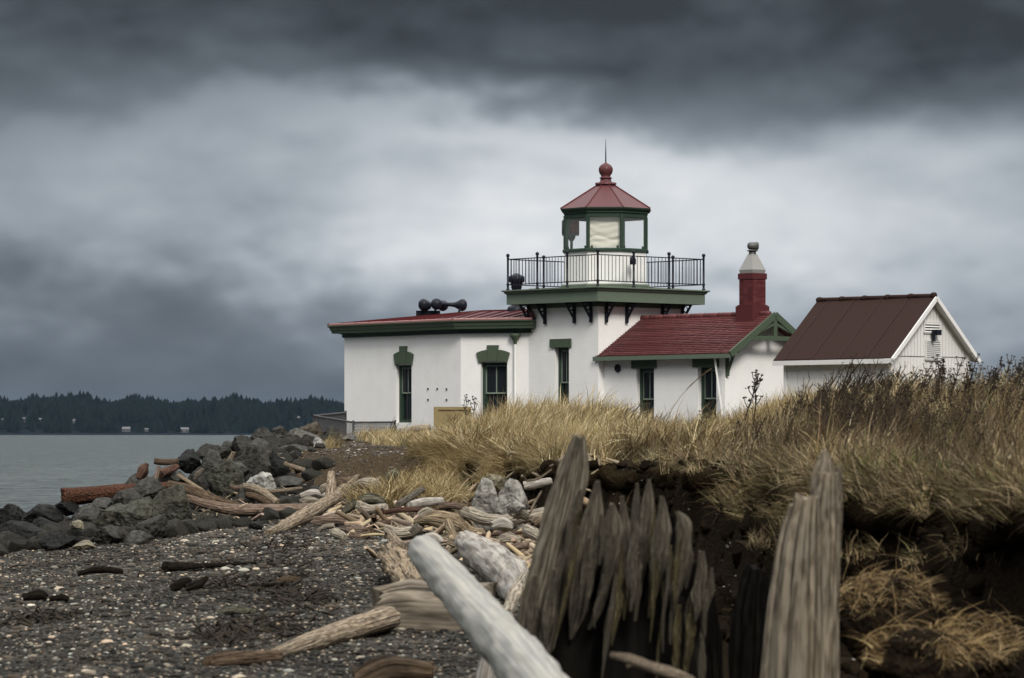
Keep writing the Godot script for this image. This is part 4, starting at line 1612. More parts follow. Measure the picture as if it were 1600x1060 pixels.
func build_driftwood() -> void:
	var rows := [
		# called, points [px, py], distance at each end, radii in pixels, material, roughness, flatness, label
		["log", [[262, 758], [300, 768], [332, 782], [372, 790]], 58.5, 58, [7, 9, 9, 6], "wood_brown", 0.12, "upper trunk of the long brown log pair by the largest boulder"],
		["log", [[288, 778], [330, 790], [370, 797], [430, 798], [490, 797]], 57, 57, [6, 8, 9.5, 10, 10], "wood_rose", 0.08, "long curved brown log lying across the top of the gravel"],
		["log", [[418, 834], [450, 820], [490, 798], [528, 776]], 52, 57, [6, 10, 12, 9], "wood_tan", 0.18, "split pale log leaning up from the gravel onto the driftwood pile"],
		["log", [[514, 792], [517, 762], [518, 741]], 57, 58, [9, 8, 6], "wood_tan", 0.2, "upright pale stub standing at the split log's upper end"],
		["log", [[526, 776], [536, 764], [546, 760]], 57, 58, [8, 7, 4], "wood_tan", 0.25, "", "upright pale stub standing at the split log's upper end", "fork"],
		["plank", [[279, 743], [316, 767]], 62, 61, [4, 4.5], "wood_yellow", 0.08, "narrow yellow plank slanting down across the riprap"],
		["log", [[381, 761], [404, 766], [433, 786]], 62, 61, [6, 7, 6], "wood_tan", 0.1, "tan curved short log, upper of two behind the long brown log"],
		["log", [[384, 773], [402, 778], [422, 788]], 60, 60, [5, 6, 5], "wood_brown", 0.1, "brown short log just below the tan curved one"],
		["branch", [[360, 759], [368, 763], [386, 760]], 62, 62, [3, 4, 4], "wood_rose", 0.15, "short crooked pinkish branch left of the tan curved log"],
		["branch", [[414, 769], [444, 767], [471, 763]], 62, 63, [3.5, 3.5, 2.5], "wood_tan", 0.1, "thin straight tan branch pointing right toward the driftwood pile"],
		["branch", [[237, 766], [243, 748], [248, 730]], 62, 62.5, [4, 3.5, 3], "wood_rose", 0.12, "stick standing upright beside the water on the riprap's left"],
		["branch", [[355, 726], [360, 717], [365, 707]], 71, 71, [4, 4, 3.5], "wood_tan", 0.1, "short tan stick upright on the riprap, left of two"],
		["branch", [[366, 727], [374, 735], [381, 746]], 69, 69, [3.5, 3.5, 3], "wood_grey", 0.1, "grey stick slanting down right of the short upright tan one"],
		["log", [[241, 721], [258, 723], [278, 721]], 67, 67, [4.5, 5, 4.5], "wood_brown", 0.15, "short dark brown log on the riprap's top against the water"],
		["root", [[217, 748], [224, 735], [230, 725]], 66, 66, [6, 7, 3], "wood_red", 0.35, "dark red root wad pointing up at the water's edge"],
		["root", [[250, 742], [262, 736], [276, 728]], 65.5, 66, [7, 7, 5], "wood_red", 0.3, "red-brown broken block beneath the short dark brown log"],
		["root", [[304, 750], [310, 742], [318, 733]], 63, 63, [3, 5, 3], "wood_grey", 0.35, "grey splintered root among the rocks right of the yellow plank"],
		["branch", [[444, 725], [460, 730], [476, 736]], 75, 75, [3.5, 4, 4], "wood_tan", 0.1, "tan stick lying at the left foot of the brown path"],
		["log", [[552, 764], [568, 756], [584, 758], [602, 768]], 58, 57, [7, 9, 10, 7], "wood_white", 0.2, "bleached white branched log in the pile left of the twisted root"],
		["branch", [[582, 762], [588, 753], [594, 747]], 58, 58, [5, 4, 2.5], "wood_white", 0.15, "", "bleached white branched log in the pile left of the twisted root", "prong"],
		["root", [[600, 784], [605, 765], [609, 746], [616, 739], [622, 747]], 56, 56, [9, 8, 8, 6, 5], "wood_moss", 0.3, "twisted grey-green root standing like a bird's head"],
		["log", [[528, 752], [545, 750], [560, 745]], 59, 59, [5, 6, 4], "wood_rose", 0.2, "pinkish chunk at the back of the pile under the path"],
		["branch", [[545, 758], [554, 749], [560, 744]], 58.5, 59, [5, 4, 3], "wood_tan", 0.2, "pointed tan splinter at the back of the driftwood pile"],
		["log", [[533, 770], [552, 772], [576, 771]], 56, 56, [6, 7, 6], "wood_moss", 0.15, "mossy short log lying level in the middle of the pile"],
		["log", [[538, 800], [556, 786], [578, 780], [600, 786]], 54, 54, [5, 7, 9, 6], "wood_moss", 0.3, "arched mossy root in the dark below the mossy short log"],
		["log", [[490, 815], [520, 813], [550, 816]], 52, 52, [8, 9, 8], "wood_rose", 0.14, "mottled short log right of the split pale log's foot"],
		["branch", [[496, 830], [508, 823], [522, 822]], 51, 51, [3, 4, 4], "wood_white", 0.15, "thin white tapering stick on the gravel by the chunks"],
		["chunk", [[522, 832], [530, 838], [540, 842]], 50.5, 50, [8, 9, 7], "wood_white", 0.25, "round white chunk with a dark end on the gravel"],
		["chunk", [[540, 826], [556, 830], [574, 831]], 50.5, 50, [7, 9, 8], "wood_rose", 0.3, "pink-grey lumpy chunk right of the round white one"],
		["chunk", [[546, 836], [562, 839], [578, 835]], 49.5, 49.5, [5, 6, 5], "wood_rose", 0.2, "low rose chunk lying in front of the lumpy one"],
		["chunk", [[574, 826], [580, 834], [585, 828]], 50, 50, [5, 6, 5], "wood_brown", 0.3, "small brown curl of wood closing the row of chunks"],
		["branch", [[584, 806], [590, 818], [634, 812]], 50.5, 51, [4, 5, 4], "wood_brown", 0.15, "brown branch with an upturned end below the reddish slab"],
		["slab", [[599, 801], [630, 797], [684, 798]], 49.5, 49.5, [6, 9, 5], "wood_red", 0.12, "flat reddish slab lying in front of the straw clump"],
		["log", [[622, 789], [640, 778], [660, 765]], 52, 53, [5, 5.5, 5], "wood_grey", 0.12, "grey log slanting up against the straw clump"],
		["log", [[648, 816], [680, 811], [710, 818], [728, 826]], 46.5, 46, [5, 13, 14, 12], "wood_yellow", 0.2, "thick yellowish root crown with legs in the middle of the beach"],
		["log", [[728, 800], [760, 811], [800, 812], [853, 803]], 46, 45.5, [11, 10, 9, 11], "wood_white", 0.16, "pale log reaching right from the yellowish root crown"],
		["root", [[700, 818], [706, 832], [714, 846]], 45.5, 45, [8, 7, 4], "wood_yellow", 0.3, "", "thick yellowish root crown with legs in the middle of the beach", "leg"],
		["root", [[722, 820], [736, 832], [756, 832]], 45, 45, [9, 9, 7], "wood_yellow", 0.3, "", "thick yellowish root crown with legs in the middle of the beach", "leg"],
		["root", [[724, 800], [731, 794], [734, 786]], 46, 46, [8, 9, 4], "wood_brown", 0.35, "", "thick yellowish root crown with legs in the middle of the beach", "knob"],
		["log", [[686, 792], [708, 790], [724, 794]], 48, 48, [5, 6, 5], "wood_rose", 0.25, "rose-grey log end behind the root crown"],
		["chunk", [[601, 826], [622, 834], [648, 832]], 46, 46, [6, 10, 9], "wood_white", 0.28, "bone-like white chunk left of the root crown"],
		["chunk", [[610, 838], [618, 848], [630, 856]], 45, 44, [7, 9, 8], "wood_tan", 0.28, "tan stump of wood pointing at the viewer below the bone-like chunk"],
		["chunk", [[644, 834], [651, 828], [655, 822]], 45.5, 45.5, [8, 9, 6], "wood_grey", 0.25, "grey knuckle of wood touching the root crown's left end"],
		["plank", [[720, 840], [770, 836], [823, 832]], 43, 43, [4, 5, 5], "wood_red", 0.08, "red-brown straight plank lying behind the big pale log"],
		["log", [[822, 828], [834, 834], [848, 842]], 41.5, 41, [9, 10, 9], "wood_white", 0.08, "sawn white log end beside the tall grey stump"],
		["log", [[727, 846], [746, 862], [776, 884], [800, 906], [818, 934]], 38, 33, [16, 26, 30, 31, 26], "wood_bone", 0.12, "thick bone-grey log bulging behind the slanting grey pole"],
		["chunk", [[716, 884], [732, 890], [748, 880]], 36, 36.5, [8, 10, 6], "wood_bone", 0.2, "", "thick bone-grey log bulging behind the slanting grey pole", "spur"],
		["log", [[607, 864], [622, 884], [636, 904], [650, 930]], 39, 34, [14, 23, 26, 26], "wood_scaly", 0.3, "knobbly scaly log left of the slanting grey pole"],
		["log", [[594, 962], [640, 958], [700, 962], [762, 958]], 29, 29, [40, 46, 46, 42], "wood_block", 0.2, "big grey-brown log lying crosswise under the slanting pole"],
		["half_log", [[429, 1024], [485, 1004], [545, 985], [604, 967]], 26, 29.5, [11, 19, 22, 24], "wood_tan", 0.07, "broken yellow-tan half log pointing left from the grey-brown log"],
		["chunk", [[560, 1068], [610, 1050], [676, 1054]], 24, 24, [16, 24, 20], "wood_brown", 0.3, "rotten brown block at the bottom edge right of the half log"],
		["log", [[322, 1036], [370, 1030], [436, 1026]], 25, 25.5, [10, 14, 10], "wood_brown", 0.3, "dark brown rotten log at the half log's left tip"],
		["pole", [[662, 862], [715, 922], [770, 986], [834, 1062], [910, 1155]], 21, 12.5, [25, 32, 37, 42, 47], "wood_silver", 0.1, "slanting silver-grey pole blurred in the foreground"],
		["chunk", [[764, 1080], [768, 1040], [780, 1004]], 23, 23, [24, 22, 12], "wood_bone", 0.3, "whitish rotted chunk at the bottom edge under the silver pole"],
		["log", [[822, 900], [806, 926], [792, 960]], 28, 27, [8, 12, 9], "wood_white", 0.2, "whitish broken log beside the tall stump's left foot"],
		["branch", [[957, 1024], [985, 1030], [1010, 1040], [1040, 1050], [1080, 1064]], 14, 13.5, [5, 8, 8, 10, 8], "wood_tan", 0.2, "forked tan stick in the dark at the bottom edge before the stump"],
		["branch", [[980, 1042], [992, 1036], [1000, 1030]], 14, 14, [3, 5, 4], "wood_tan", 0.2, "", "forked tan stick in the dark at the bottom edge before the stump", "side_twig"],
		["branch", [[828, 802], [836, 785], [846, 768]], 44, 44.5, [2, 2, 1.5], "wood_tan", 0.1, "thin bare twig crossing the bank left of the tall stump"],
		["branch", [[822, 752], [842, 748], [862, 734]], 44, 44, [2, 2, 1.4], "wood_tan", 0.1, "thin root hanging level across the dark bank"],
		["log", [[820, 760], [840, 756], [862, 752]], 44.5, 44.5, [7, 7, 6], "wood_bone", 0.12, "grey log stub sticking from the bank beside the tall stump"],
		["chunk", [[656, 806], [668, 800], [680, 804]], 48, 48, [7, 9, 6], "wood_white", 0.3, "small white lump on the reddish slab's left before the straw clump"],
		["chunk", [[770, 822], [786, 818], [800, 824]], 44.5, 44.5, [7, 9, 6], "wood_bone", 0.3, "grey-white lump in front of the pale log's middle"],
		["chunk", [[800, 806], [812, 802], [826, 808]], 45, 45, [6, 8, 6], "wood_white", 0.3, "white lump on top of the pale log near the tall stump"],
		["chunk", [[660, 846], [676, 842], [690, 848]], 43.5, 43.5, [7, 10, 7], "wood_bone", 0.3, "grey lump between the bone-like chunk and the silver pole's tip"],
		["chunk", [[700, 846], [716, 850], [730, 846]], 42.5, 42.5, [6, 8, 5], "wood_tan", 0.3, "tan lump just under the root crown's legs"],
		["chunk", [[780, 844], [796, 840], [812, 846]], 42, 42, [6, 9, 6], "wood_white", 0.3, "white knot of wood below the red-brown plank"],
		["log", [[640, 790], [660, 786], [690, 784]], 49.5, 50, [6, 8, 6], "wood_bone", 0.2, "grey-white short log at the straw clump's foot"],
		["log", [[560, 790], [580, 798], [604, 794]], 53.5, 53, [7, 9, 6], "wood_white", 0.25, "pale bent log below the twisted grey-green root"],
		["chunk", [[470, 786], [484, 782], [498, 785]], 58, 58, [5, 7, 5], "wood_white", 0.3, "white bit of wood on the long brown log's right end"],
		["chunk", [[500, 768], [508, 762], [518, 768]], 59, 59, [5, 7, 5], "wood_white", 0.35, "white jagged bit left of the upright pale stub"],
		["log", [[470, 776], [490, 770], [508, 774]], 59.5, 59.5, [5, 6, 5], "wood_bone", 0.2, "grey short log left of the upright pale stub"],
		["chunk", [[834, 818], [842, 812], [850, 818]], 43, 43, [6, 8, 6], "wood_tan", 0.3, "tan lump behind the sawn white log end"],
		["log", [[752, 846], [790, 856], [826, 852]], 40.5, 40.5, [5, 7, 6], "wood_rose", 0.2, "rosy log behind the thick bone-grey log"],
		["branch", [[600, 786], [580, 776], [566, 778]], 55, 55.5, [4, 4, 3], "wood_white", 0.2, "white forked stick crossing the mossy arched root"],
		["log", [[258, 886], [276, 886], [318, 885], [400, 880]], 40, 40.5, [8, 8, 4, 2], "wood_black", 0.2, "black waterlogged branch with a thick left end on the gravel"],
		["chunk", [[268, 922], [288, 910], [298, 906]], 36, 36, [7, 8, 3], "wood_black", 0.35, "black forked chunk on the gravel, left fork"],
		["chunk", [[292, 920], [312, 914], [324, 902]], 36, 36, [7, 8, 3], "wood_black", 0.35, "black chunk with a raised right horn on the gravel"],
		["log", [[122, 897], [156, 890], [192, 894]], 38.5, 38.5, [4, 5.5, 4], "wood_black", 0.2, "dark driftwood stick alone on the left of the gravel"],
		["chunk", [[36, 934], [60, 930], [72, 934]], 34, 34, [6, 9, 6], "wood_black", 0.3, "black lump on the gravel near the photo's left edge"],
		["log", [[78, 936], [96, 934], [106, 937]], 34, 34, [4, 5, 4], "wood_black", 0.25, "small dark log right of the black lump"],
		["branch", [[318, 922], [380, 918], [450, 912]], 36, 36.5, [3, 3.5, 2.5], "wood_black", 0.15, "long thin dark stick trailing right of the forked chunk"],
		["chunk", [[432, 910], [450, 906], [470, 907]], 37, 37, [4, 6, 4], "wood_brown", 0.25, "brown bark piece in the dark wrack on the gravel"],
		["log", [[340, 958], [366, 954], [398, 956]], 32, 32, [4, 6, 4], "wood_moss", 0.25, "weedy dark clump-like stick on the gravel mid-beach"],
	]
	var n := 100
	var made := {}
	for r in rows:
		n += 3
		var pts := []
		var src: Array = r[1]
		var total: int = src.size() - 1
		var d0: float = r[2]
		var d1: float = r[3]
		var rs: Array = r[4]
		# lie it on the ground: nearer where it would sink in, farther where it would hang over the open beach
		var settle := 1.0
		for tries in 30:
			var sink := 0.0
			for i in src.size():
				var dd: float = lerpf(d0, d1, float(i) / total) * settle
				var p := P(src[i][0], src[i][1], dd)
				var ri: float = rs[mini(i, rs.size() - 1)] / F * dd
				sink = maxf(sink, (land(p.x, dd) + ri * 0.45 - p.y) / ri)
			if sink <= 0.0 or settle < 0.8 or r[0] == "pole":
				break
			settle *= 0.99
		d0 *= settle
		d1 *= settle
		for i in src.size():
			pts.append(P(src[i][0], src[i][1], lerpf(d0, d1, float(i) / total)))
		var rad := []
		for i in rs.size():
			rad.append(float(rs[i]) / F * lerpf(d0, d1, float(i) / (rs.size() - 1)))
		var base: Vector3 = pts[0]
		for i in pts.size():
			pts[i] -= base
		var big: bool = rs.max() > 20
		var flat := 0.8 if r[0] == "half_log" else 0.55 if r[0] in ["plank", "slab"] else 1.0
		var m := log_mesh(pts, rad, n, r[6], flat, 28 if big else 12, 0.0, 0.35)
		if r.size() > 8:
			var whole: Node3D = made[r[8]]
			put(r[9], m, M[r[5]], whole, base - whole.position)
			continue
		var o := put({"log": "driftwood_log", "plank": "driftwood_plank", "half_log": "driftwood_log", "branch": "driftwood_branch", "root": "driftwood_root", "chunk": "driftwood_chunk", "slab": "driftwood_slab", "pole": "driftwood_pole"}[r[0]], m, M[r[5]], null, base)
		made[r[7]] = o
		tag(o, r[7], {"log": "log", "plank": "plank", "half_log": "log", "branch": "branch", "root": "root", "chunk": "driftwood", "slab": "driftwood", "pole": "log"}[r[0]], "driftwood on the beach")
	# the rusty, weed-grown pile log at the waterline
	var a := P(98, 777, 62)
	var pl := thing("rusty_log", "thick rust-orange log lying on black rocks at the waterline", "log", a)
	var k := 62.0 / F
	put("trunk", log_mesh([Vector3.ZERO, P(180, 771, 62.2) - a, P(268, 765, 62.5) - a], [13.5 * k, 13 * k, 12.5 * k], 77, 0.1, 1.0, 24, 0.12), M.rust_log, pl)
	var st := begin()
	for i in 170:
		var t := rng.randf()
		var c := (P(268, 765, 62.5) - a) * t
		var an := rr(0, TAU)
		var dir := Vector3(0, sin(an), cos(an))
		var p := c + dir * 12.5 * k
		tube(st, [p, p + (dir * 0.5 + Vector3(rr(-0.6, 0.6), rr(-1.1, 0.0), 0.2)) * rr(0.02, 0.06)], 0.007, 0.003, 3)
	put("weed_fringe", done(st), M.rust_log, pl).set_meta("kind", "stuff")
	# the white bleached log on the grass edge before the wing, and the tan board behind it
	var b := P(626, 674, 88)
	tag(put("driftwood_log", log_mesh([Vector3.ZERO, P(648, 670, 88) - b, P(672, 668, 88) - b], [0.07, 0.09, 0.08], 31, 0.05, 1.0, 14), M.wood_white, null, b), "smooth white log lying at the grass edge before the white wall", "log", "driftwood on the beach")
	var sg := thing("wooden_board", "tan wooden board standing in the grass before the white wall", "board", Vector3(P(707, 650, 102).x, land(P(707, 650, 102).x, 102.0), -102.0))
	var g0 := sg.position
	st = begin()
	var yy := P(707, 636, 102).y - g0.y
	box(st, Transform3D(Basis(), Vector3(0, yy - 0.3, 0)), Vector3(59 * 102.0 / F, 0.6, 0.04))
	put("panel", done(st), M.board_tan, sg)
	st = begin()
	box(st, Transform3D(Basis(), Vector3(0.02, yy - 0.1, 0.028)), Vector3(46 * 102.0 / F, 0.035, 0.015))
	put("batten", done(st), M.wood_brown, sg)
	for s in [-0.4, 0.4]:
		st = begin()
		box(st, Transform3D(Basis(), Vector3(s, (yy - 0.2) * 0.5 - 0.1, -0.05)), Vector3(0.08, yy + 0.1, 0.06))
		put("post", done(st), M.board_tan, sg)
	# small sticks and chips along the wrack line
	var stick := log_mesh([Vector3(-0.5, 0, 0), Vector3(0, 0.03, 0.02), Vector3(0.5, 0, 0)], [0.05, 0.07, 0.04], 9, 0.2, 0.8, 7)
	var places := []
	var tints := []
	for i in 4000:
		var d := rr(38.0, 60.0)
		var u := rng.randf()
		var x: float
		if i < 1500:
			x = table([38.0, 44.0, 50.0, 60.0], [0.6, 0.3, -0.6, -2.4], d) + rng.randfn() * table([38.0, 60.0], [0.5, 0.9], d)
		elif i < 2900:
			var q: Array = [[455, 905, 44, 26], [380, 912, 90, 10], [400, 975, 90, 22], [350, 990, 60, 14], [300, 882, 80, 5], [440, 860, 60, 12], [470, 935, 50, 14], [60, 940, 60, 10]][i % 8]
			var qx: float = q[0] + rng.randfn() * q[2] * 0.5
			var qy: float = q[1] + rng.randfn() * q[3] * 0.5
			d = 1.55 * F / (qy - HY)
			x = (qx - 800.0) / F * d
		elif i < 3250:
			d = rr(56.0, 76.0)
			x = table([54.0, 60.0, 66.0, 76.0], [-4.6, -5.6, -5.8, -5.4], d) + rng.randfn() * 0.5
		else:
			d = rr(38.0, 42.5)
			x = rr(-0.25, 0.4)
		var s := (rr(0.1, 0.34) if i % 3 else rr(0.3, 0.75)) if i < 1500 else rr(0.05, 0.2)
		var dark: bool = i >= 1500 and i < 2900
		places.append(Transform3D(Basis.from_euler(Vector3(rr(-0.2, 0.2), rr(0, TAU), rr(-0.6, 0.6))).scaled(Vector3(s, s * rr(0.7, 1.6), s * rr(0.8, 1.6))), Vector3(x, land(x, d) + 0.02 + (0.05 * rng.randf() if not dark else 0.0) + (rr(0.05, 0.3) if i >= 2900 and i < 3250 else 0.0), -d)))
		var g := rr(0.03, 0.11) if dark else rr(0.35, 1.5)
		tints.append(Color(g, g * rr(0.88, 0.99), g * rr(0.74, 0.96)))
	tag(scatter("driftwood_debris", stick, M.wood_bits, places, tints), "small driftwood sticks and bark chips strewn along the wrack line", "driftwood debris")


# ---------- pilings in the foreground ----------
func splinter(parent: Node3D, d: float, pts: Array, wid: Array, m: Material, sd: int, rough := 0.22, deep := 0.7) -> void:
	var q := []
	for p in pts:
		q.append(P(p[0], p[1], d) - parent.position)
	var r := []
	for w in wid:
		r.append(w * 0.5 / F * d)
	put("splinter", log_mesh(q, r, sd, rough, deep, 22, 0.03, 0.35), m, parent)


func build_stumps() -> void:
	var d := 18.0
	var st := thing("rotted_stump", "tall rotted grey stump of jagged splinters around a core coloured black for its shaded hollow", "stump", Vector3(P(960, 1000, d).x, land(P(960, 1000, d).x, d), -d))
	var k := d / F
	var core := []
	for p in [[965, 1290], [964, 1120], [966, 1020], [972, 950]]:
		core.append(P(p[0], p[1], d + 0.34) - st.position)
	put("shade_core", log_mesh(core, [160 * k, 150 * k, 140 * k, 105 * k], 3, 0.25, 0.55, 34, 0.04, 0.5), M.char, st)  # core coloured black to stand for the shade low in the hollow
	var n := 200
	for s in [
		[[[905, 684], [896, 740], [874, 830], [850, 930], [822, 1090]], [32, 56, 84, 82, 70], 0.1],
		[[[934, 752], [928, 800], [916, 870], [902, 950], [892, 1000]], [20, 42, 54, 40, 8], 0.05],
		[[[956, 788], [960, 830], [950, 890], [936, 950], [920, 984]], [24, 42, 40, 28, 6], 0.0],
		[[[972, 776], [976, 830], [972, 890], [962, 950], [956, 976]], [18, 42, 44, 30, 6], 0.02],
		[[[996, 756], [992, 810], [984, 880], [978, 960]], [14, 32, 26, 6], 0.2],
		[[[1014, 750], [1012, 800], [1004, 870], [1000, 930]], [18, 36, 32, 8], 0.1],
		[[[1034, 776], [1036, 830], [1028, 890], [1020, 944]], [22, 40, 34, 8], 0.04],
		[[[1058, 800], [1068, 820], [1066, 870], [1056, 920], [1048, 952]], [18, 30, 32, 26, 6], 0.1],
		[[[1072, 836], [1078, 870], [1072, 920]], [14, 26, 8], 0.2],
		[[[1096, 862], [1096, 900], [1088, 950], [1080, 990]], [24, 34, 26, 6], 0.05],
		[[[1113, 888], [1110, 920], [1106, 950]], [10, 18, 5], 0.1],
		[[[836, 900], [832, 960], [824, 1040]], [14, 24, 10], 0.0],
		[[[866, 890], [858, 960], [852, 1010]], [16, 26, 8], -0.08],
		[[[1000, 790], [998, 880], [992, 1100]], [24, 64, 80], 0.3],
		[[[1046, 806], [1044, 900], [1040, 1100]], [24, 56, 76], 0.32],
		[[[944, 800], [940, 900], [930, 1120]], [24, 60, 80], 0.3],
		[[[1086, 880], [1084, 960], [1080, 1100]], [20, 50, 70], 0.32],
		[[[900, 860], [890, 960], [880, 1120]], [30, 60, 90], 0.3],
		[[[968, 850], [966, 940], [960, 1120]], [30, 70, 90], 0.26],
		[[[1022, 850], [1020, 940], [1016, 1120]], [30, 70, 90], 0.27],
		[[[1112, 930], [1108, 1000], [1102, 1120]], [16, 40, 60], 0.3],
	]:
		n += 1
		if s[2] < 0.25:
			for q in (s[1] as Array).size():
				s[1][q] *= 0.78 if s[0][0][0] < 910 else rr(0.42, 0.82)
		s[1][0] *= 0.5 if s[0][0][0] > 910 else 0.8
		splinter(st, d + s[2], s[0], s[1], M.stump_grey if s[2] < 0.25 else M.char, n)  # rear splinters take the same black: shade of the gaps put into colour
	for i in 40:
		var px := rr(838, 1116)
		var top := table([836, 880, 905, 930, 960, 1000, 1035, 1070, 1112], [900, 760, 730, 775, 800, 772, 790, 840, 905], px) + rr(6, 120)
		var len := rr(60, 190)
		var w := rr(6, 15)
		var lean := table([836, 900, 1000, 1112], [-0.3, -0.24, -0.06, -0.05], px)
		n += 1
		splinter(st, d - rr(0.03, 0.13), [[px, top], [px + lean * len * 0.3 + rr(-4, 4), top + len * 0.3], [px + lean * len * 0.65 + rr(-4, 4), top + len * 0.65], [px + lean * len, top + len]], [rr(2, 6), w, w * rr(0.5, 1.0), rr(1, 4)], M.stump_moss if i % 3 == 0 else M.stump_grey, n, 0.35)
	# the second piling, nearer on the right
	var e := 16.5
	var s2 := thing("split_piling", "weathered brown-grey piling with a split jagged top on the right", "stump", Vector3(P(1255, 1060, e).x, land(P(1255, 1060, e).x, e), -e))
	k = e / F
	n = 300
	for s in [
		[[[1240, 790], [1228, 870], [1217, 1000], [1208, 1160]], [14, 34, 46, 56], 0.05],
		[[[1262, 780], [1255, 860], [1248, 980], [1243, 1160]], [40, 60, 76, 86], 0.0],
		[[[1293, 742], [1290, 820], [1284, 960], [1276, 1160]], [30, 46, 54, 62], 0.05],
		[[[1289, 704], [1288, 740], [1286, 800]], [10, 38, 42], 0.16],
		[[[1312, 730], [1310, 800], [1304, 900], [1298, 1040]], [8, 14, 18, 18], 0.12],
		[[[1236, 830], [1230, 920], [1224, 1010]], [5, 15, 6], -0.03],
		[[[1276, 790], [1274, 880], [1268, 990]], [5, 17, 7], -0.02],
		[[[1266, 800], [1260, 900], [1250, 1160]], [56, 76, 88], 0.22],
	]:
		n += 1
		splinter(s2, e + s[2], s[0], s[1], M.stump_brown, n, 0.1, 0.8)
	var f := 19.0
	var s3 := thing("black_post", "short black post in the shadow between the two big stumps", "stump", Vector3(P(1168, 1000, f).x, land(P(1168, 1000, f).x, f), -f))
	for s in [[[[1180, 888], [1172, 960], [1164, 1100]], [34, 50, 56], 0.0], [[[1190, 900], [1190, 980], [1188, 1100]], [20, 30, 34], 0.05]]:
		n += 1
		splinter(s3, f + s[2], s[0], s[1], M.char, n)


# ---------- grass and weeds ----------
func tuft_mesh(n: int, h: float, bend: float, spread: float, wid: float, sd: int, tones: Array, lean := Vector3(1, 0, 0.12)) -> ArrayMesh:
	var r := RandomNumberGenerator.new()
	r.seed = sd
	var st := SurfaceTool.new()
	st.begin(Mesh.PRIMITIVE_TRIANGLES)
	for i in n:
		var a := r.randf_range(0, TAU)
		var rad := spread * sqrt(r.randf())
		var p := Vector3(cos(a) * rad, 0, sin(a) * rad)
		var dir := (lean * r.randf_range(0.5, 1.3) + Vector3(r.randfn(), 0, r.randfn()) * 0.7).normalized()
		var hh := h * r.randf_range(0.5, 1.05)
		var bb := bend * r.randf_range(0.25, 1.35)
		var side := Vector3(-dir.z, 0, dir.x)
		side = (side + Vector3(r.randfn(), 0.0, r.randfn()) * 0.6).normalized()
		var col: Color = tones[r.randi_range(0, tones.size() - 1)]
		var g := r.randf_range(0.75, 1.25)
		col = Color(col.r * g, col.g * g, col.b * g)
		var pts := []
		for k in 6:
			var t := k / 5.0
			pts.append(p + Vector3.UP * hh * (t - 0.42 * bb * t * t) + dir * hh * bb * 0.85 * pow(t, 1.8))
		for k in 5:
			var w0 := wid * pow(1.0 - k / 5.0, 0.6) * 0.5
			var w1 := wid * pow(maxf(0.0, 1.0 - (k + 1) / 5.0), 0.6) * 0.5
			var q: Array = [pts[k] - side * w0, pts[k] + side * w0, pts[k + 1] + side * w1, pts[k + 1] - side * w1]
			for v in ([0, 2, 1, 0, 3, 2] if k < 4 else [0, 2, 1]):
				st.set_color(col)
				st.add_vertex(q[v])
	st.generate_normals()
	return st.commit()


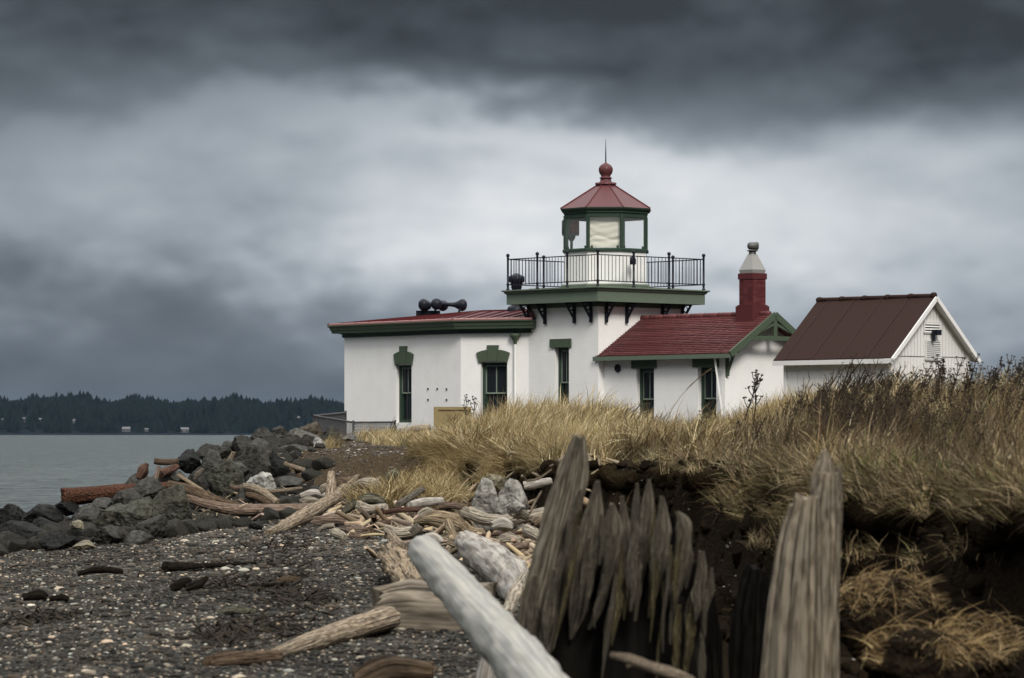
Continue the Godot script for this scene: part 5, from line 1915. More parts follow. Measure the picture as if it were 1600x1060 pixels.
func build_grass() -> void:
	var straw := [Color(0.34, 0.27, 0.15), Color(0.4, 0.33, 0.2), Color(0.27, 0.205, 0.105), Color(0.5, 0.44, 0.29), Color(0.19, 0.14, 0.075), Color(0.29, 0.25, 0.12)]
	var dull := [Color(0.23, 0.18, 0.105), Color(0.16, 0.12, 0.07), Color(0.32, 0.26, 0.16), Color(0.11, 0.08, 0.048), Color(0.13, 0.125, 0.055)]
	var green := [Color(0.055, 0.092, 0.018), Color(0.075, 0.105, 0.024), Color(0.035, 0.062, 0.012), Color(0.14, 0.135, 0.05)]
	var meshes := []
	for k in 4:
		meshes.append(tuft_mesh(46, 0.72, 1.0, 0.16, 0.013, 11 + k, straw))
	for k in 3:
		meshes.append(tuft_mesh(44, 0.5, 0.95, 0.16, 0.011, 31 + k, dull))
	for k in 2:
		meshes.append(tuft_mesh(50, 0.26, 0.8, 0.2, 0.012, 51 + k, green))
	var places := []
	var tints := []
	for m in meshes:
		places.append([])
		tints.append([])
	for i in 34000:
		var d: float = rr(20.0, 104.0) if i % 3 else rr(20.0, 60.0)
		var x: float = rr(-5.0, 12.0) * d / 70.0 + (1.8 if d < 50 else 1.0)
		var bs := bank_share(x, d)
		if bs < 0.93 or x < grass_edge(d) + 0.5 * n_mid.get_noise_2d(d * 0.5, x):
			continue
		if absf(x / d) > 0.215:
			continue
		# open soil near the lip in the middle, tramped spots
		var s := x - table(LIP_D, LIP_X, d)
		var patch := n_big.get_noise_2d(x * 3.0, d * 1.4)
		if d > 32 and d < 46 and s < 1.1 and rng.randf() < 0.85:
			continue
		var k: int
		var px := 800.0 + x / d * F
		if d < 52 and x > 2.2:
			k = rng.randi_range(4, 6)
			if rng.randf() < 0.18:
				k = rng.randi_range(0, 3)
			if px > 1365 and px < 1550 and d < 37 and patch > -0.35 and rng.randf() < 0.85:
				k = 7 + rng.randi_range(0, 1)
		else:
			k = rng.randi_range(0, 3)
			if patch > 0.3 and rng.randf() < 0.4:
				k = rng.randi_range(4, 6)
			if patch < -0.42 and rng.randf() < 0.25:
				k = 7
		var sc: float = rr(0.75, 1.2) * (1.0 + 0.3 * n_mid.get_noise_2d(x * 0.9, d * 0.6))
		if d > 58.0 and d < 92.0 and px > 690 and px < 1010:
			sc *= 1.0 + 0.4 * smoothstep(690.0, 800.0, px) * (1.0 - smoothstep(945.0, 1010.0, px))
		if d < 40 and k < 7:
			sc *= 0.8
		if d > 80:
			sc *= 0.82
		if d > 96.0:
			sc *= 0.6
		var wild := 1.0 if k >= 4 else 0.62
		if n_mid.get_noise_2d(x * 1.1 + 70.0, d * 0.8) < (-0.02 if d < 50.0 and x > 1.5 else -0.22) and rng.randf() < 0.6 + 0.3 * wild:
			continue
		if d < 50.0 and x > 1.5:
			sc *= rr(0.6, 1.25)
		var turn := 0.75 * n_big.get_noise_2d(x * 1.7 + 40.0, d * 0.8) + rng.randfn() * wild
		places[k].append(Transform3D(Basis.from_euler(Vector3(rng.randfn() * 0.3 * wild, turn, rng.randfn() * 0.3 * wild)).scaled(Vector3.ONE * sc), Vector3(x, land(x, d) - 0.03, -d)))
		var g := rr(0.75, 1.25) * (1.0 + 0.35 * n_mid.get_noise_2d(x * 1.6 + 9.0, d))
		tints[k].append(Color(g * rr(0.97, 1.06), g, g * rr(0.9, 1.02)))
	# brown broken stalks between the tufts
	var stalk := tuft_mesh(7, 0.85, 0.75, 0.2, 0.009, 91, [Color(0.1, 0.07, 0.04), Color(0.16, 0.11, 0.06), Color(0.06, 0.045, 0.03), Color(0.3, 0.24, 0.14)])
	meshes.append(stalk)
	places.append([])
	tints.append([])
	for i in 5200:
		var d: float = rr(20.0, 92.0) if i % 2 else rr(20.0, 50.0)
		var x: float = rr(-4.0, 8.0) * d / 70.0 + 1.4
		if bank_share(x, d) < 0.95 or x < grass_edge(d) + 0.6 or x < 1.6 and rng.randf() < 0.6:
			continue
		places[9].append(Transform3D(Basis.from_euler(Vector3(rng.randfn() * 0.35, rng.randfn() * 0.9, rng.randfn() * 0.35)).scaled(Vector3.ONE * rr(0.5, 1.1)), Vector3(x, land(x, d) - 0.03, -d)))
		var g := rr(0.6, 1.3)
		tints[9].append(Color(g, g, g))
	# tufts that hang over the lip of the bank
	for i in 3000:
		var d: float = rr(15.5, 68.0)
		var ov := overhang(d)
		var x: float = lip_at(d) + rr(-ov, 0.3)
		if d > 32 and d < 46 and rng.randf() < 0.86:
			continue
		var clump := n_fine.get_noise_1d(d * 1.1 + 30.0)
		if clump < 0.0 and rng.randf() < 0.85:
			continue
		var k: int = rng.randi_range(0, 3) if d > 44 else rng.randi_range(4, 6)
		var sc := rr(0.35, 0.7) * (1.0 + 1.2 * maxf(0.0, clump))
		places[k].append(Transform3D(Basis.from_euler(Vector3(rr(0.1, 0.9), PI + rr(-1.2, 0.5), rr(-0.9, 0.1))).scaled(Vector3.ONE * sc), Vector3(x, land(lip_at(d) + 0.45, d) - 0.04, -d)))
		var g := rr(0.6, 1.15)
		tints[k].append(Color(g, g * 0.97, g * 0.9))
	# slumped tufts that droop down the bank's face here and there
	for q in [[34.5, 12, 0.4], [31.5, 16, 0.45], [27.0, 18, 0.5], [24.2, 12, 0.4], [22.3, 10, 0.35], [50.0, 30, 0.35], [57.0, 70, 0.5]]:
		for i in q[1]:
			var d: float = q[0] + rng.randfn() * 0.3
			var u := rng.randf()
			var x: float = lip_at(d) - overhang(d) * 0.7 - u * 0.35 + rr(-0.1, 0.15)
			var y: float = land(lip_at(d) + 0.45, d) - 0.05 - u * u * q[2]
			var k := rng.randi_range(4, 6) if d < 45 else rng.randi_range(0, 3)
			places[k].append(Transform3D(Basis.from_euler(Vector3(rr(0.2, 1.3), PI + rr(-1.4, 0.8), rr(-1.1, -0.1))).scaled(Vector3.ONE * rr(0.3, 0.7)), Vector3(x, y, -d)))
			var g := rr(0.6, 1.3)
			tints[k].append(Color(g, g * 0.95, g * 0.85))
	# the clump that slumps down the left end of the bank
	for i in 520:
		var t := rng.randf()
		var p := P(lerpf(705, 640, t) + rng.randfn() * 26.0 * (0.4 + t), lerpf(700, 770, t) + rng.randfn() * 6.0, lerpf(60.0, 54.0, t))
		var base := land(p.x, -p.z)
		p.y = maxf(base, minf(p.y, base + 0.25))
		var k := rng.randi_range(0, 3)
		places[k].append(Transform3D(Basis.from_euler(Vector3(rr(0.0, 0.8), rr(-0.7, 0.7) + (PI if rng.randf() < 0.45 else 0.0), rr(-0.9, 0.0))).scaled(Vector3.ONE * rr(0.6, 1.05)), p))
		var g := rr(0.6, 1.1)
		tints[k].append(Color(g, g * 0.95, g * 0.85))
	# sparse tufts by the fence and the wing's foot
	for q in [[592, 690, 93.0, 26], [606, 682, 95.0, 20], [640, 676, 94.0, 26], [566, 690, 96.0, 8], [512, 702, 80.0, 6], [536, 676, 102.0, 10], [618, 690, 90.0, 14], [660, 680, 90.0, 24]]:
		for i in q[3]:
			var g0 := ground_at(q[0] + rng.randfn() * 9.0, q[2] + rr(-1.0, 1.0))
			var k := rng.randi_range(0, 6)
			places[k].append(Transform3D(Basis.from_euler(Vector3(0, rr(-0.8, 0.8), 0)).scaled(Vector3.ONE * rr(0.5, 0.8)), g0))
			tints[k].append(Color(0.85, 0.82, 0.75))
	var names := ["dry_grass", "dry_grass", "dry_grass", "dry_grass", "dull_grass", "dull_grass", "dull_grass", "green_grass", "green_grass", "dry_stalks"]
	for k in meshes.size():
		var o := scatter(names[k], meshes[k], M.grass, places[k], tints[k])
		tag(o, ["tall straw-coloured grass bent to the right by the wind on the bank", "shorter dull brown grass on the bank at the right", "low green grass showing through on the bank", "brown broken stalks standing between the grass tufts"][0 if k < 4 else (1 if k < 7 else (2 if k < 9 else 3))], "grass", "grass on the bank", "stuff")


func weed_mesh(sd: int, h: float, kind: String) -> Array:
	# [stems, heads]
	var r := RandomNumberGenerator.new()
	r.seed = sd
	var st := begin()
	var hd := begin()
	var head := func(p: Vector3, s: float) -> void:
		for k in 5:
			var c := p + Vector3(r.randfn(), r.randfn() * 0.5, r.randfn()) * s * 0.5
			lathe(hd, [[0.0, -s * 0.3], [s * 0.42, -s * 0.05], [s * 0.3, s * 0.25], [0.0, s * 0.32]], c, 5)
	var bow := r.randf_range(0.05, 0.25)
	if kind == "umbel":
		var pts := []
		for k in 7:
			var t := k / 6.0
			pts.append(Vector3(bow * h * t * t + r.randfn() * 0.008, h * t, r.randfn() * 0.01))
		tube(st, pts, 0.013, 0.007, 5)
		for k in range(2, 7):
			for b in (1 if k < 4 else 3):
				var a := r.randf_range(0, TAU)
				var o: Vector3 = pts[k]
				var l := h * r.randf_range(0.08, 0.2)
				var e := o + Vector3(cos(a) * 0.6 + 0.15, r.randf_range(0.7, 1.1), sin(a) * 0.6) * l
				tube(st, [o, o.lerp(e, 0.55) + Vector3(cos(a), -0.2, sin(a)) * l * 0.1, e], 0.007, 0.005, 4)
				head.call(e, r.randf_range(0.022, 0.04))
		head.call(pts[6], 0.04)
	elif kind == "spike":
		var pts := []
		for k in 7:
			var t := k / 6.0
			pts.append(Vector3(bow * 0.3 * h * t * t, h * t, 0))
		tube(st, pts, 0.012, 0.006, 5)
		for i in 46:
			var t := r.randf_range(0.45, 1.0)
			var a := r.randf_range(0, TAU)
			var o := Vector3(bow * 0.3 * h * t * t, h * t, 0)
			head.call(o + Vector3(cos(a), 0.3, sin(a)) * r.randf_range(0.01, 0.045) * (1.3 - t * 0.6), 0.026)
	elif kind == "plume":
		var pts := []
		for k in 9:
			var t := k / 8.0
			pts.append(Vector3(0.55 * h * pow(t, 2.1), h * (t - 0.12 * t * t), 0.0))
		tube(st, pts, 0.0035, 0.002, 4)
		for i in 70:
			var t := r.randf_range(0.72, 1.0)
			var o := Vector3(0.55 * h * pow(t, 2.1), h * (t - 0.12 * t * t), 0.0)
			var e := o + Vector3(0.6, 0.9, r.randfn() * 0.3).normalized() * r.randf_range(0.02, 0.06) * (1.4 - t)
			tube(hd, [o, e], 0.004, 0.001, 3)
	else:
		# a bare, leaning, many-stemmed twiggy plant
		for s in (7 if kind == "twigs" else 34):
			var a := r.randf_range(0, TAU)
			var dir := Vector3(cos(a) * 0.35 + (0.45 if kind == "twigs" else 0.55), 1.0, sin(a) * 0.35).normalized()
			var l := h * r.randf_range(0.55, 1.05)
			var pts := [Vector3(cos(a), 0, sin(a)) * 0.05]
			for k in range(1, 7):
				pts.append(pts[k - 1] + (dir + Vector3(r.randfn(), r.randfn() * 0.4, r.randfn()) * 0.16 + Vector3(0.05 * k, 0, 0)).normalized() * l / 6.0)
			tube(st, pts, 0.013 if kind != "twigs" else 0.022, 0.005, 4)
			for k in range(2, 7):
				for b in 2:
					var o: Vector3 = pts[k]
					var e := o + (dir + Vector3(r.randfn(), r.randfn() * 0.5, r.randfn()) * 0.6).normalized() * l * r.randf_range(0.06, 0.18)
					tube(st, [o, e], 0.006, 0.003, 3)
					if kind != "twigs" and r.randf() < 0.5:
						head.call(e, 0.014)
	return [done(st), done(hd) if kind != "twigs" else null]


func build_weeds() -> void:
	var kinds := {}
	for k in [["umbel", 3], ["spike", 1], ["plume", 2], ["twigs", 2], ["brush", 3]]:
		for i in k[1]:
			kinds["%s%d" % [k[0], i]] = weed_mesh(70 + i * 13 + k[0].length() * 7, 1.0, k[0])
	var rows := [
		[1472, 680, 562, 44, "spike0", "tall dark seed spike standing before the shed's gable wall"],
		[1528, 690, 578, 42, "umbel0", "dark branching weed with round seed heads right of the shed"],
		[1500, 690, 602, 43, "umbel1", "weed with dark flat heads under the shed's right eave"],
		[1560, 690, 568, 41, "umbel2", "tallest dark weed with clustered heads near the right edge"],
		[1586, 700, 580, 40, "umbel0", "dark weed with drooping heads nearest the photo's right edge"],
		[1454, 690, 598, 44, "umbel1", "dark weed just left of the tall seed spike"],
		[1436, 692, 606, 45, "umbel2", "short branching weed below the louvred vents"],
		[1416, 694, 616, 45, "umbel0", "weed with small heads below the shed's corner board"],
		[1396, 700, 622, 45, "umbel1", "low dark weed at the foot of the shed's corner"],
		[1545, 700, 600, 40, "umbel1", "dense dark weed between the two tallest on the right"],
		[1424, 640, 566, 47, "plume0", "single feathery grass plume bending right before the shed gable"],
		[1270, 700, 594, 46, "brush0", "leftmost bushy bare weed leaning right before the shed front"],
		[1300, 700, 582, 46, "brush1", "bushy bare weed leaning right before the shed's middle"],
		[1326, 700, 576, 46, "brush2", "tallest bushy bare weed before the shed's right half"],
		[1350, 700, 596, 45, "brush0", "bushy bare weed nearest the shed's corner"],
		[1238, 700, 612, 47, "brush1", "bushy bare weed where the shed front meets the white gable wall"],
		[1210, 700, 618, 48, "twigs0", "thin bare twigs before the gap between shed and lighthouse"],
		[1158, 690, 600, 50, "umbel2", "open weed with black heads before the gabled wing's corner"],
		[1176, 690, 596, 50, "umbel0", "taller weed with black heads right of the gabled wing's corner"],
		[1098, 690, 640, 52, "umbel1", "low weed with black buds before the wing's right window"],
		[1086, 690, 644, 53, "umbel2", "small budded weed left of the wing's right window"],
		[1032, 690, 558, 62, "plume1", "long thin grass stem arching right between the wing's two windows"],
		[868, 660, 606, 78, "plume0", "single pale grass stem before the tower window"],
		[966, 690, 622, 64, "twigs1", "fine bare twigs under the wing's round vent"],
		[988, 716, 640, 58, "twigs0", "dark bare bush stem before the wing's left window"],
		[1012, 720, 640, 56, "twigs1", "crooked dark bush on the bank below the wing's left window"],
		[724, 676, 628, 86, "umbel0", "small budded weed beside the tan board"],
		[690, 690, 640, 84, "twigs1", "thin bare shrub growing before the tan board"],
		[735, 672, 630, 85, "umbel1", "second budded weed, just right of the tan board"],
		[608, 690, 652, 93, "twigs0", "thin bare weed among the grass by the fence's last post"],
		[1400, 700, 610, 43, "plume1", "dry grass stem arching right before the shed's corner"],
		[1580, 640, 570, 39, "twigs1", "bare dark bramble stem arching at the photo's right edge"],
	]
	for r in rows:
		var d: float = r[3]
		var g := ground_at(r[0], d)
		var top := P(r[0], r[2], d).y
		var h := maxf(0.25, top - g.y) * (1.3 if (r[4] as String).begins_with("brush") else 1.0)
		var lab: String = r[5]
		var o := thing("dead_weed" if not (r[4] as String).begins_with("plume") else "grass_stem", lab, "weed", g, "dead weeds on the bank")
		var ms: Array = kinds[r[4]]
		put("stem", ms[0], M.weed if not (r[4] as String).begins_with("plume") else M.straw_stem, o)
		if ms[1]:
			put("seed_head", ms[1], M.weed_head if not (r[4] as String).begins_with("plume") else M.straw_stem, o)
		o.scale = Vector3(h, h, h) if not (r[4] as String).begins_with("plume") else Vector3(h, h, h)
		o.rotation.y = rr(-0.5, 0.5)
	# the tangle of weeds behind and between them
	for k in ["umbel0", "umbel2", "brush1"]:
		for part in 2:
			var places := []
			var tints := []
			var r2 := RandomNumberGenerator.new()
			r2.seed = 900 + k.length() + k.unicode_at(5)
			for i in (60 if k == "brush1" else 105):
				var px := r2.randf_range(1215, 1390)
				if k != "brush1":
					px = r2.randf_range(1370, 1640)
				var d := r2.randf_range(33, 47)
				if k == "umbel2" and i % 2 == 0:
					px = r2.randf_range(1120, 1620)
					d = r2.randf_range(24, 46)
				var g := ground_at(px, d)
				if bank_share(g.x, d) < 0.95:
					continue
				var s := r2.randf_range(0.28, 0.66) * (1.35 if k == "brush1" else 1.0)
				places.append(Transform3D(Basis.from_euler(Vector3(r2.randf_range(-0.1, 0.1), r2.randf_range(-0.7, 0.7), r2.randf_range(-0.25, 0.1))).scaled(Vector3.ONE * s), g))
				var q := r2.randf_range(0.7, 1.4)
				tints.append(Color(q, q * 0.95, q * 0.85))
			var o := scatter("weed_thicket" if part == 0 else "weed_thicket_heads", kinds[k][part], M.weed if part == 0 else M.weed_head, places, tints)
			tag(o, "tangle of dark dry weed stems along the crest of the bank" if part == 0 else "dark dry seed heads of the weed tangle along the bank's crest", "weeds", "weeds on the crest", "stuff")


# ---------- the bank's face and the beach ----------
func build_bank_details() -> void:
	# slumped turf: lumps of soil with a mat of straw on top
	var ball := ico(3)
	var straw := [Color(0.3, 0.22, 0.11), Color(0.4, 0.31, 0.17), Color(0.16, 0.11, 0.05), Color(0.1, 0.065, 0.03)]
	var mat_mesh := tuft_mesh(26, 0.2, 1.6, 0.12, 0.006, 88, straw)
	for q in [[1385, 925, 20.0, 170, 80, "dry turf clod with straw on top right of the split piling", 1], [1450, 1005, 18.0, 210, 70, "lower dry turf clod with straw at the bottom right", 2], [1530, 985, 19.5, 110, 50, "small straw-topped turf clod deepest in the right shadow", 3]]:
		var d: float = q[2]
		var w: float = q[3] / F * d
		var h: float = q[4] / F * d * 1.7
		var c := P(q[0], q[1] + q[4] * 0.5, d)
		var o := thing("turf_clod", q[5], "turf", c)
		var low := land(c.x, d)
		var hh := maxf(h, (c.y + h * 0.5 - low) * 1.0)
		var lump := put("soil", rock_mesh(ball, 600 + int(q[6]), 7, 0.14, 0.1), M.soil, o)
		lump.scale = Vector3(w, hh, w * 0.9)
		lump.position.y = h * 0.5 - hh * 0.5
		var places := []
		var tints := []
		for i in 60:
			var a := rr(0, TAU)
			var u := sqrt(rng.randf())
			var p := Vector3(cos(a) * u * w * 0.46, 0, sin(a) * u * w * 0.4)
			p.y = h * 0.5 * sqrt(maxf(0.0, 1.0 - u * u * 0.9)) - 0.05
			places.append(Transform3D(Basis.from_euler(Vector3(rr(-0.3, 1.1), rr(0, TAU), rr(-0.9, -0.2))).scaled(Vector3.ONE * rr(0.5, 1.0)), p))
			var g := rr(0.6, 1.2)
			tints.append(Color(g, g * 0.95, g * 0.85))
		scatter("straw_mat", mat_mesh, M.grass, places, tints, o)
	# shells and pebbles stuck in the dark face
	var bits := rock_mesh(ico(1), 17, 5, 0.05, 0.2)
	var places := []
	var tints := []
	for i in 2200:
		var d: float = rr(24.0, 60.0)
		var x: float = table(LIP_D, LIP_X, d) + rr(-0.75, 0.1)
		var s := rr(0.01, 0.035)
		places.append(Transform3D(Basis.from_euler(Vector3(rr(0, 6), rr(0, 6), 0)).scaled(Vector3(s, s * 0.7, s)), Vector3(x, land(x, d) + s * 0.1, -d)))
		var g := rr(0.15, 0.4) if rng.randf() < 0.2 else rr(0.02, 0.1)
		tints.append(Color(g, g * 0.92, g * 0.8))
	tag(scatter("bank_pebbles", bits, M.pebble, places, tints), "shells and pebbles stuck in the dark face of the bank", "pebbles")
	places = []
	tints = []
	for i in 1500:
		var d: float = rr(15.0, 60.0)
		var u := rng.randf()
		var x := lip_at(d) + 0.1 - u * u * table([15.0, 30.0, 60.0], [1.6, 1.0, 0.8], d)
		var s := rr(0.03, 0.16)
		places.append(Transform3D(Basis.from_euler(Vector3(rr(0, 6), rr(0, 6), 0)).scaled(Vector3(s * 1.3, s, s * 1.2)), Vector3(x, land(x, d) + s * 0.15, -d)))
		var g := rr(0.3, 1.6)
		tints.append(Color(g, g * 0.97, g * 0.9))
	tag(scatter("soil_clods", rock_mesh(ico(2), 19, 8, 0.2), M.soil_bits, places, tints), "crumbled clods of dark soil on the bank's face", "clods")
	# chips, pebbles and bits of shell trodden into the path
	places = []
	tints = []
	for i in 5200:
		var d := rr(62.0, 102.0)
		var x: float = rr(-6.2, -0.8)
		if x > grass_edge(d) + 0.6:
			continue
		var s := rr(0.012, 0.05) * (1.6 if rng.randf() < 0.06 else 1.0)
		places.append(Transform3D(Basis.from_euler(Vector3(rr(0, 6), rr(0, 6), 0)).scaled(Vector3(s * 1.4, s * 0.6, s)), Vector3(x, land(x, d) + s * 0.1, -d)))
		var g := 0.35 if rng.randf() < 0.08 else rr(0.02, 0.14)
		tints.append(Color(g, g * 0.9, g * 0.78))
	tag(scatter("path_chips", bits, M.pebble, places, tints), "wood chips, pebbles and shell bits trodden into the brown path", "chips")
	# roots dangling from the lip
	var st := begin()
	for i in 260:
		var d: float = rr(19.0, 58.0)
		var x: float = lip_at(d) - overhang(d) * rr(0.2, 1.0)
		var y := land(lip_at(d) + 0.45, d) - rr(0.1, 0.25)
		var pts := [Vector3(x + 0.05, y, -d)]
		var l := rr(0.2, 0.75)
		for k in 5:
			pts.append(pts[k] + Vector3(rr(-0.06, 0.06), -l / 5.0 * rr(0.4, 1.3), rr(-0.08, 0.08)))
		tube(st, pts, rr(0.002, 0.006), 0.0015, 4)
	tag(put("hanging_roots", done(st), M.root), "thin tan roots dangling over the dark face of the bank", "roots", "", "stuff")


func build_pebbles() -> void:
	var shapes := [rock_mesh(ico(1), 3, 3, 0.05, 0.25), rock_mesh(ico(1), 8, 4, 0.05, 0.2), rock_mesh(ico(1), 12, 5, 0.05, 0.15)]
	var places := [[], [], []]
	var tints := [[], [], []]
	for i in 260000:
		var u := rng.randf()
		var d: float
		if u < 0.42:
			d = rr(19.0, 31.0)
		elif u < 0.8:
			d = rr(31.0, 45.0)
		else:
			d = rr(45.0, 62.0)
		var xl := maxf(-0.185 * d - 0.1, -8.8)
		var xr: float = minf(table([0.0, 30.0, 40.0, 48.0, 62.0], [1.2, 1.2, 0.6, -0.6, -2.6], d), 1.4)
		var x := rr(xl, xr)
		var patch := n_big.get_noise_2d(x * 2.2, d * 2.2)
		var s := rr(0.012, 0.03) * (1.0 if d < 31 else (1.25 if d < 45 else 1.5)) * (1.25 if patch > 0.1 else 0.95)
		if rng.randf() < 0.03:
			s *= rr(1.5, 2.6)
		var k := i % 3
		places[k].append(Transform3D(Basis.from_euler(Vector3(rr(-0.5, 0.5), rr(0, 6.28), rr(-0.5, 0.5))).scaled(Vector3(s * 1.2, s * 0.6, s)), Vector3(x, land(x, d) + s * 0.12, -d)))
		var g := absf(rng.randfn()) * 0.034 + 0.01
		if d > 36.0:
			g *= 1.0 + 0.5 * smoothstep(36.0, 48.0, d)
		if rng.randf() < 0.085:
			g = rr(0.1, 0.6)
		g *= 0.85 + 0.6 * patch
		var warm := rr(-0.12, 0.16)
		tints[k].append(Color(g * (0.8 + warm), g * 0.72, g * (0.58 - warm * 0.5)))
	for k in 3:
		tag(scatter("gravel", shapes[k], M.pebble, places[k], tints[k]), "dark wet beach pebbles flecked with white shells", "gravel", "gravel of the beach")


# ---------- light, air, materials ----------
var c1 := FastNoiseLite.new()
var c2 := FastNoiseLite.new()


func sky_color(az: float, el: float) -> Color:
	# storm clouds: a dark layer overhead of the sea with a pale gap along the horizon, thinner cloud higher up
	var a := deg_to_rad(az)
	var q := Vector3(cos(a), sin(a), 0.0) * 57.3
	var w := c1.get_noise_3d(q.x * 2.0, q.y * 2.0, el * 4.4)
	var f := c2.get_noise_3d(q.x * 1.7, q.y * 1.7, el * 4.0)
	var e := el + 0.045 * sin(a * 5.0) * 11.0 + 1.1 * w + 0.8 * f
	# gaps in the cloud come round the horizon every so often
	var gap := 0.0
	var gap_low := 0.0
	for g in [[1.4, 5.6, 1.0], [58.0, 7.0, 0.8], [-47.0, 6.0, 0.9], [108.0, 9.0, 0.85], [165.0, 8.0, 0.9], [-104.0, 8.0, 0.9], [-150.0, 7.0, 0.8]]:
		var da := fposmod(az - g[0] + 180.0, 360.0) - 180.0 + 3.0 * w
		gap += g[2] * exp(-da * da / (2.0 * g[1] * g[1]))
		da -= 4.5
		gap_low += g[2] * exp(-da * da / (2.0 * g[1] * g[1]))
	gap = minf(gap, 1.0)
	gap_low = minf(gap_low, 1.0)
	var band := smoothstep(1.6, 3.3, e) * (1.0 - smoothstep(4.3, 5.7, e))
	var low := 0.125 + 0.26 * gap_low * smoothstep(0.0, 2.2, e)
	var l := lerpf(low, 0.15 + 0.56 * gap, band)
	var over := lerpf(0.13, 0.052, smoothstep(4.8, 7.4, e)) * (1.0 + 1.0 * f)
	l = lerpf(l, over, smoothstep(4.7, 6.0, e))
	l *= 1.0 + 0.28 * f + 0.15 * w
	l /= 1.64
	# the deck thins overhead
	var up := smoothstep(17.0, 42.0, el + 3.0 * w)
	l = lerpf(l, 1.18 + 0.2 * w, up)
	l = maxf(l, 0.03)
	var t := clampf(l / 0.55, 0.0, 1.0)
	return Color(l * lerpf(0.81, 1.0, t), l * lerpf(0.99, 1.0, t), l * lerpf(1.18, 0.995, t))


func build_sky() -> Sky:
	c1 = noise(0.045, 5, FastNoiseLite.TYPE_SIMPLEX_SMOOTH, 23)
	c2 = noise(0.16, 5, FastNoiseLite.TYPE_SIMPLEX_SMOOTH, 31)
	c1.fractal_gain = 0.55
	c2.fractal_gain = 0.62
	var im := Image.create(720, 360, false, Image.FORMAT_RGBF)
	for y in 360:
		for x in 720:
			im.set_pixel(x, y, sky_color(fposmod((x + 0.5) / 2.0 + 180.0, 360.0) - 180.0, maxf(0.2, 90.0 - (y + 0.5) / 2.0)))
	var sw := 4096
	im.resize(sw, sw / 2, Image.INTERPOLATE_CUBIC)
	# the low clouds all round the horizon ahead need finer steps
	var pd := sw / 360.0
	for y in range(int((90.0 - 14.0) * pd), int(90.0 * pd)):
		for x in range(int((180.0 - 24.0) * pd), int((180.0 + 24.0) * pd)):
			im.set_pixel(posmod(x - sw / 2, sw), y, sky_color((x + 0.5) / pd - 180.0, maxf(0.2, 90.0 - (y + 0.5) / pd)))
	var m := PanoramaSkyMaterial.new()
	m.panorama = ImageTexture.create_from_image(im)
	var s := Sky.new()
	s.sky_material = m
	return s


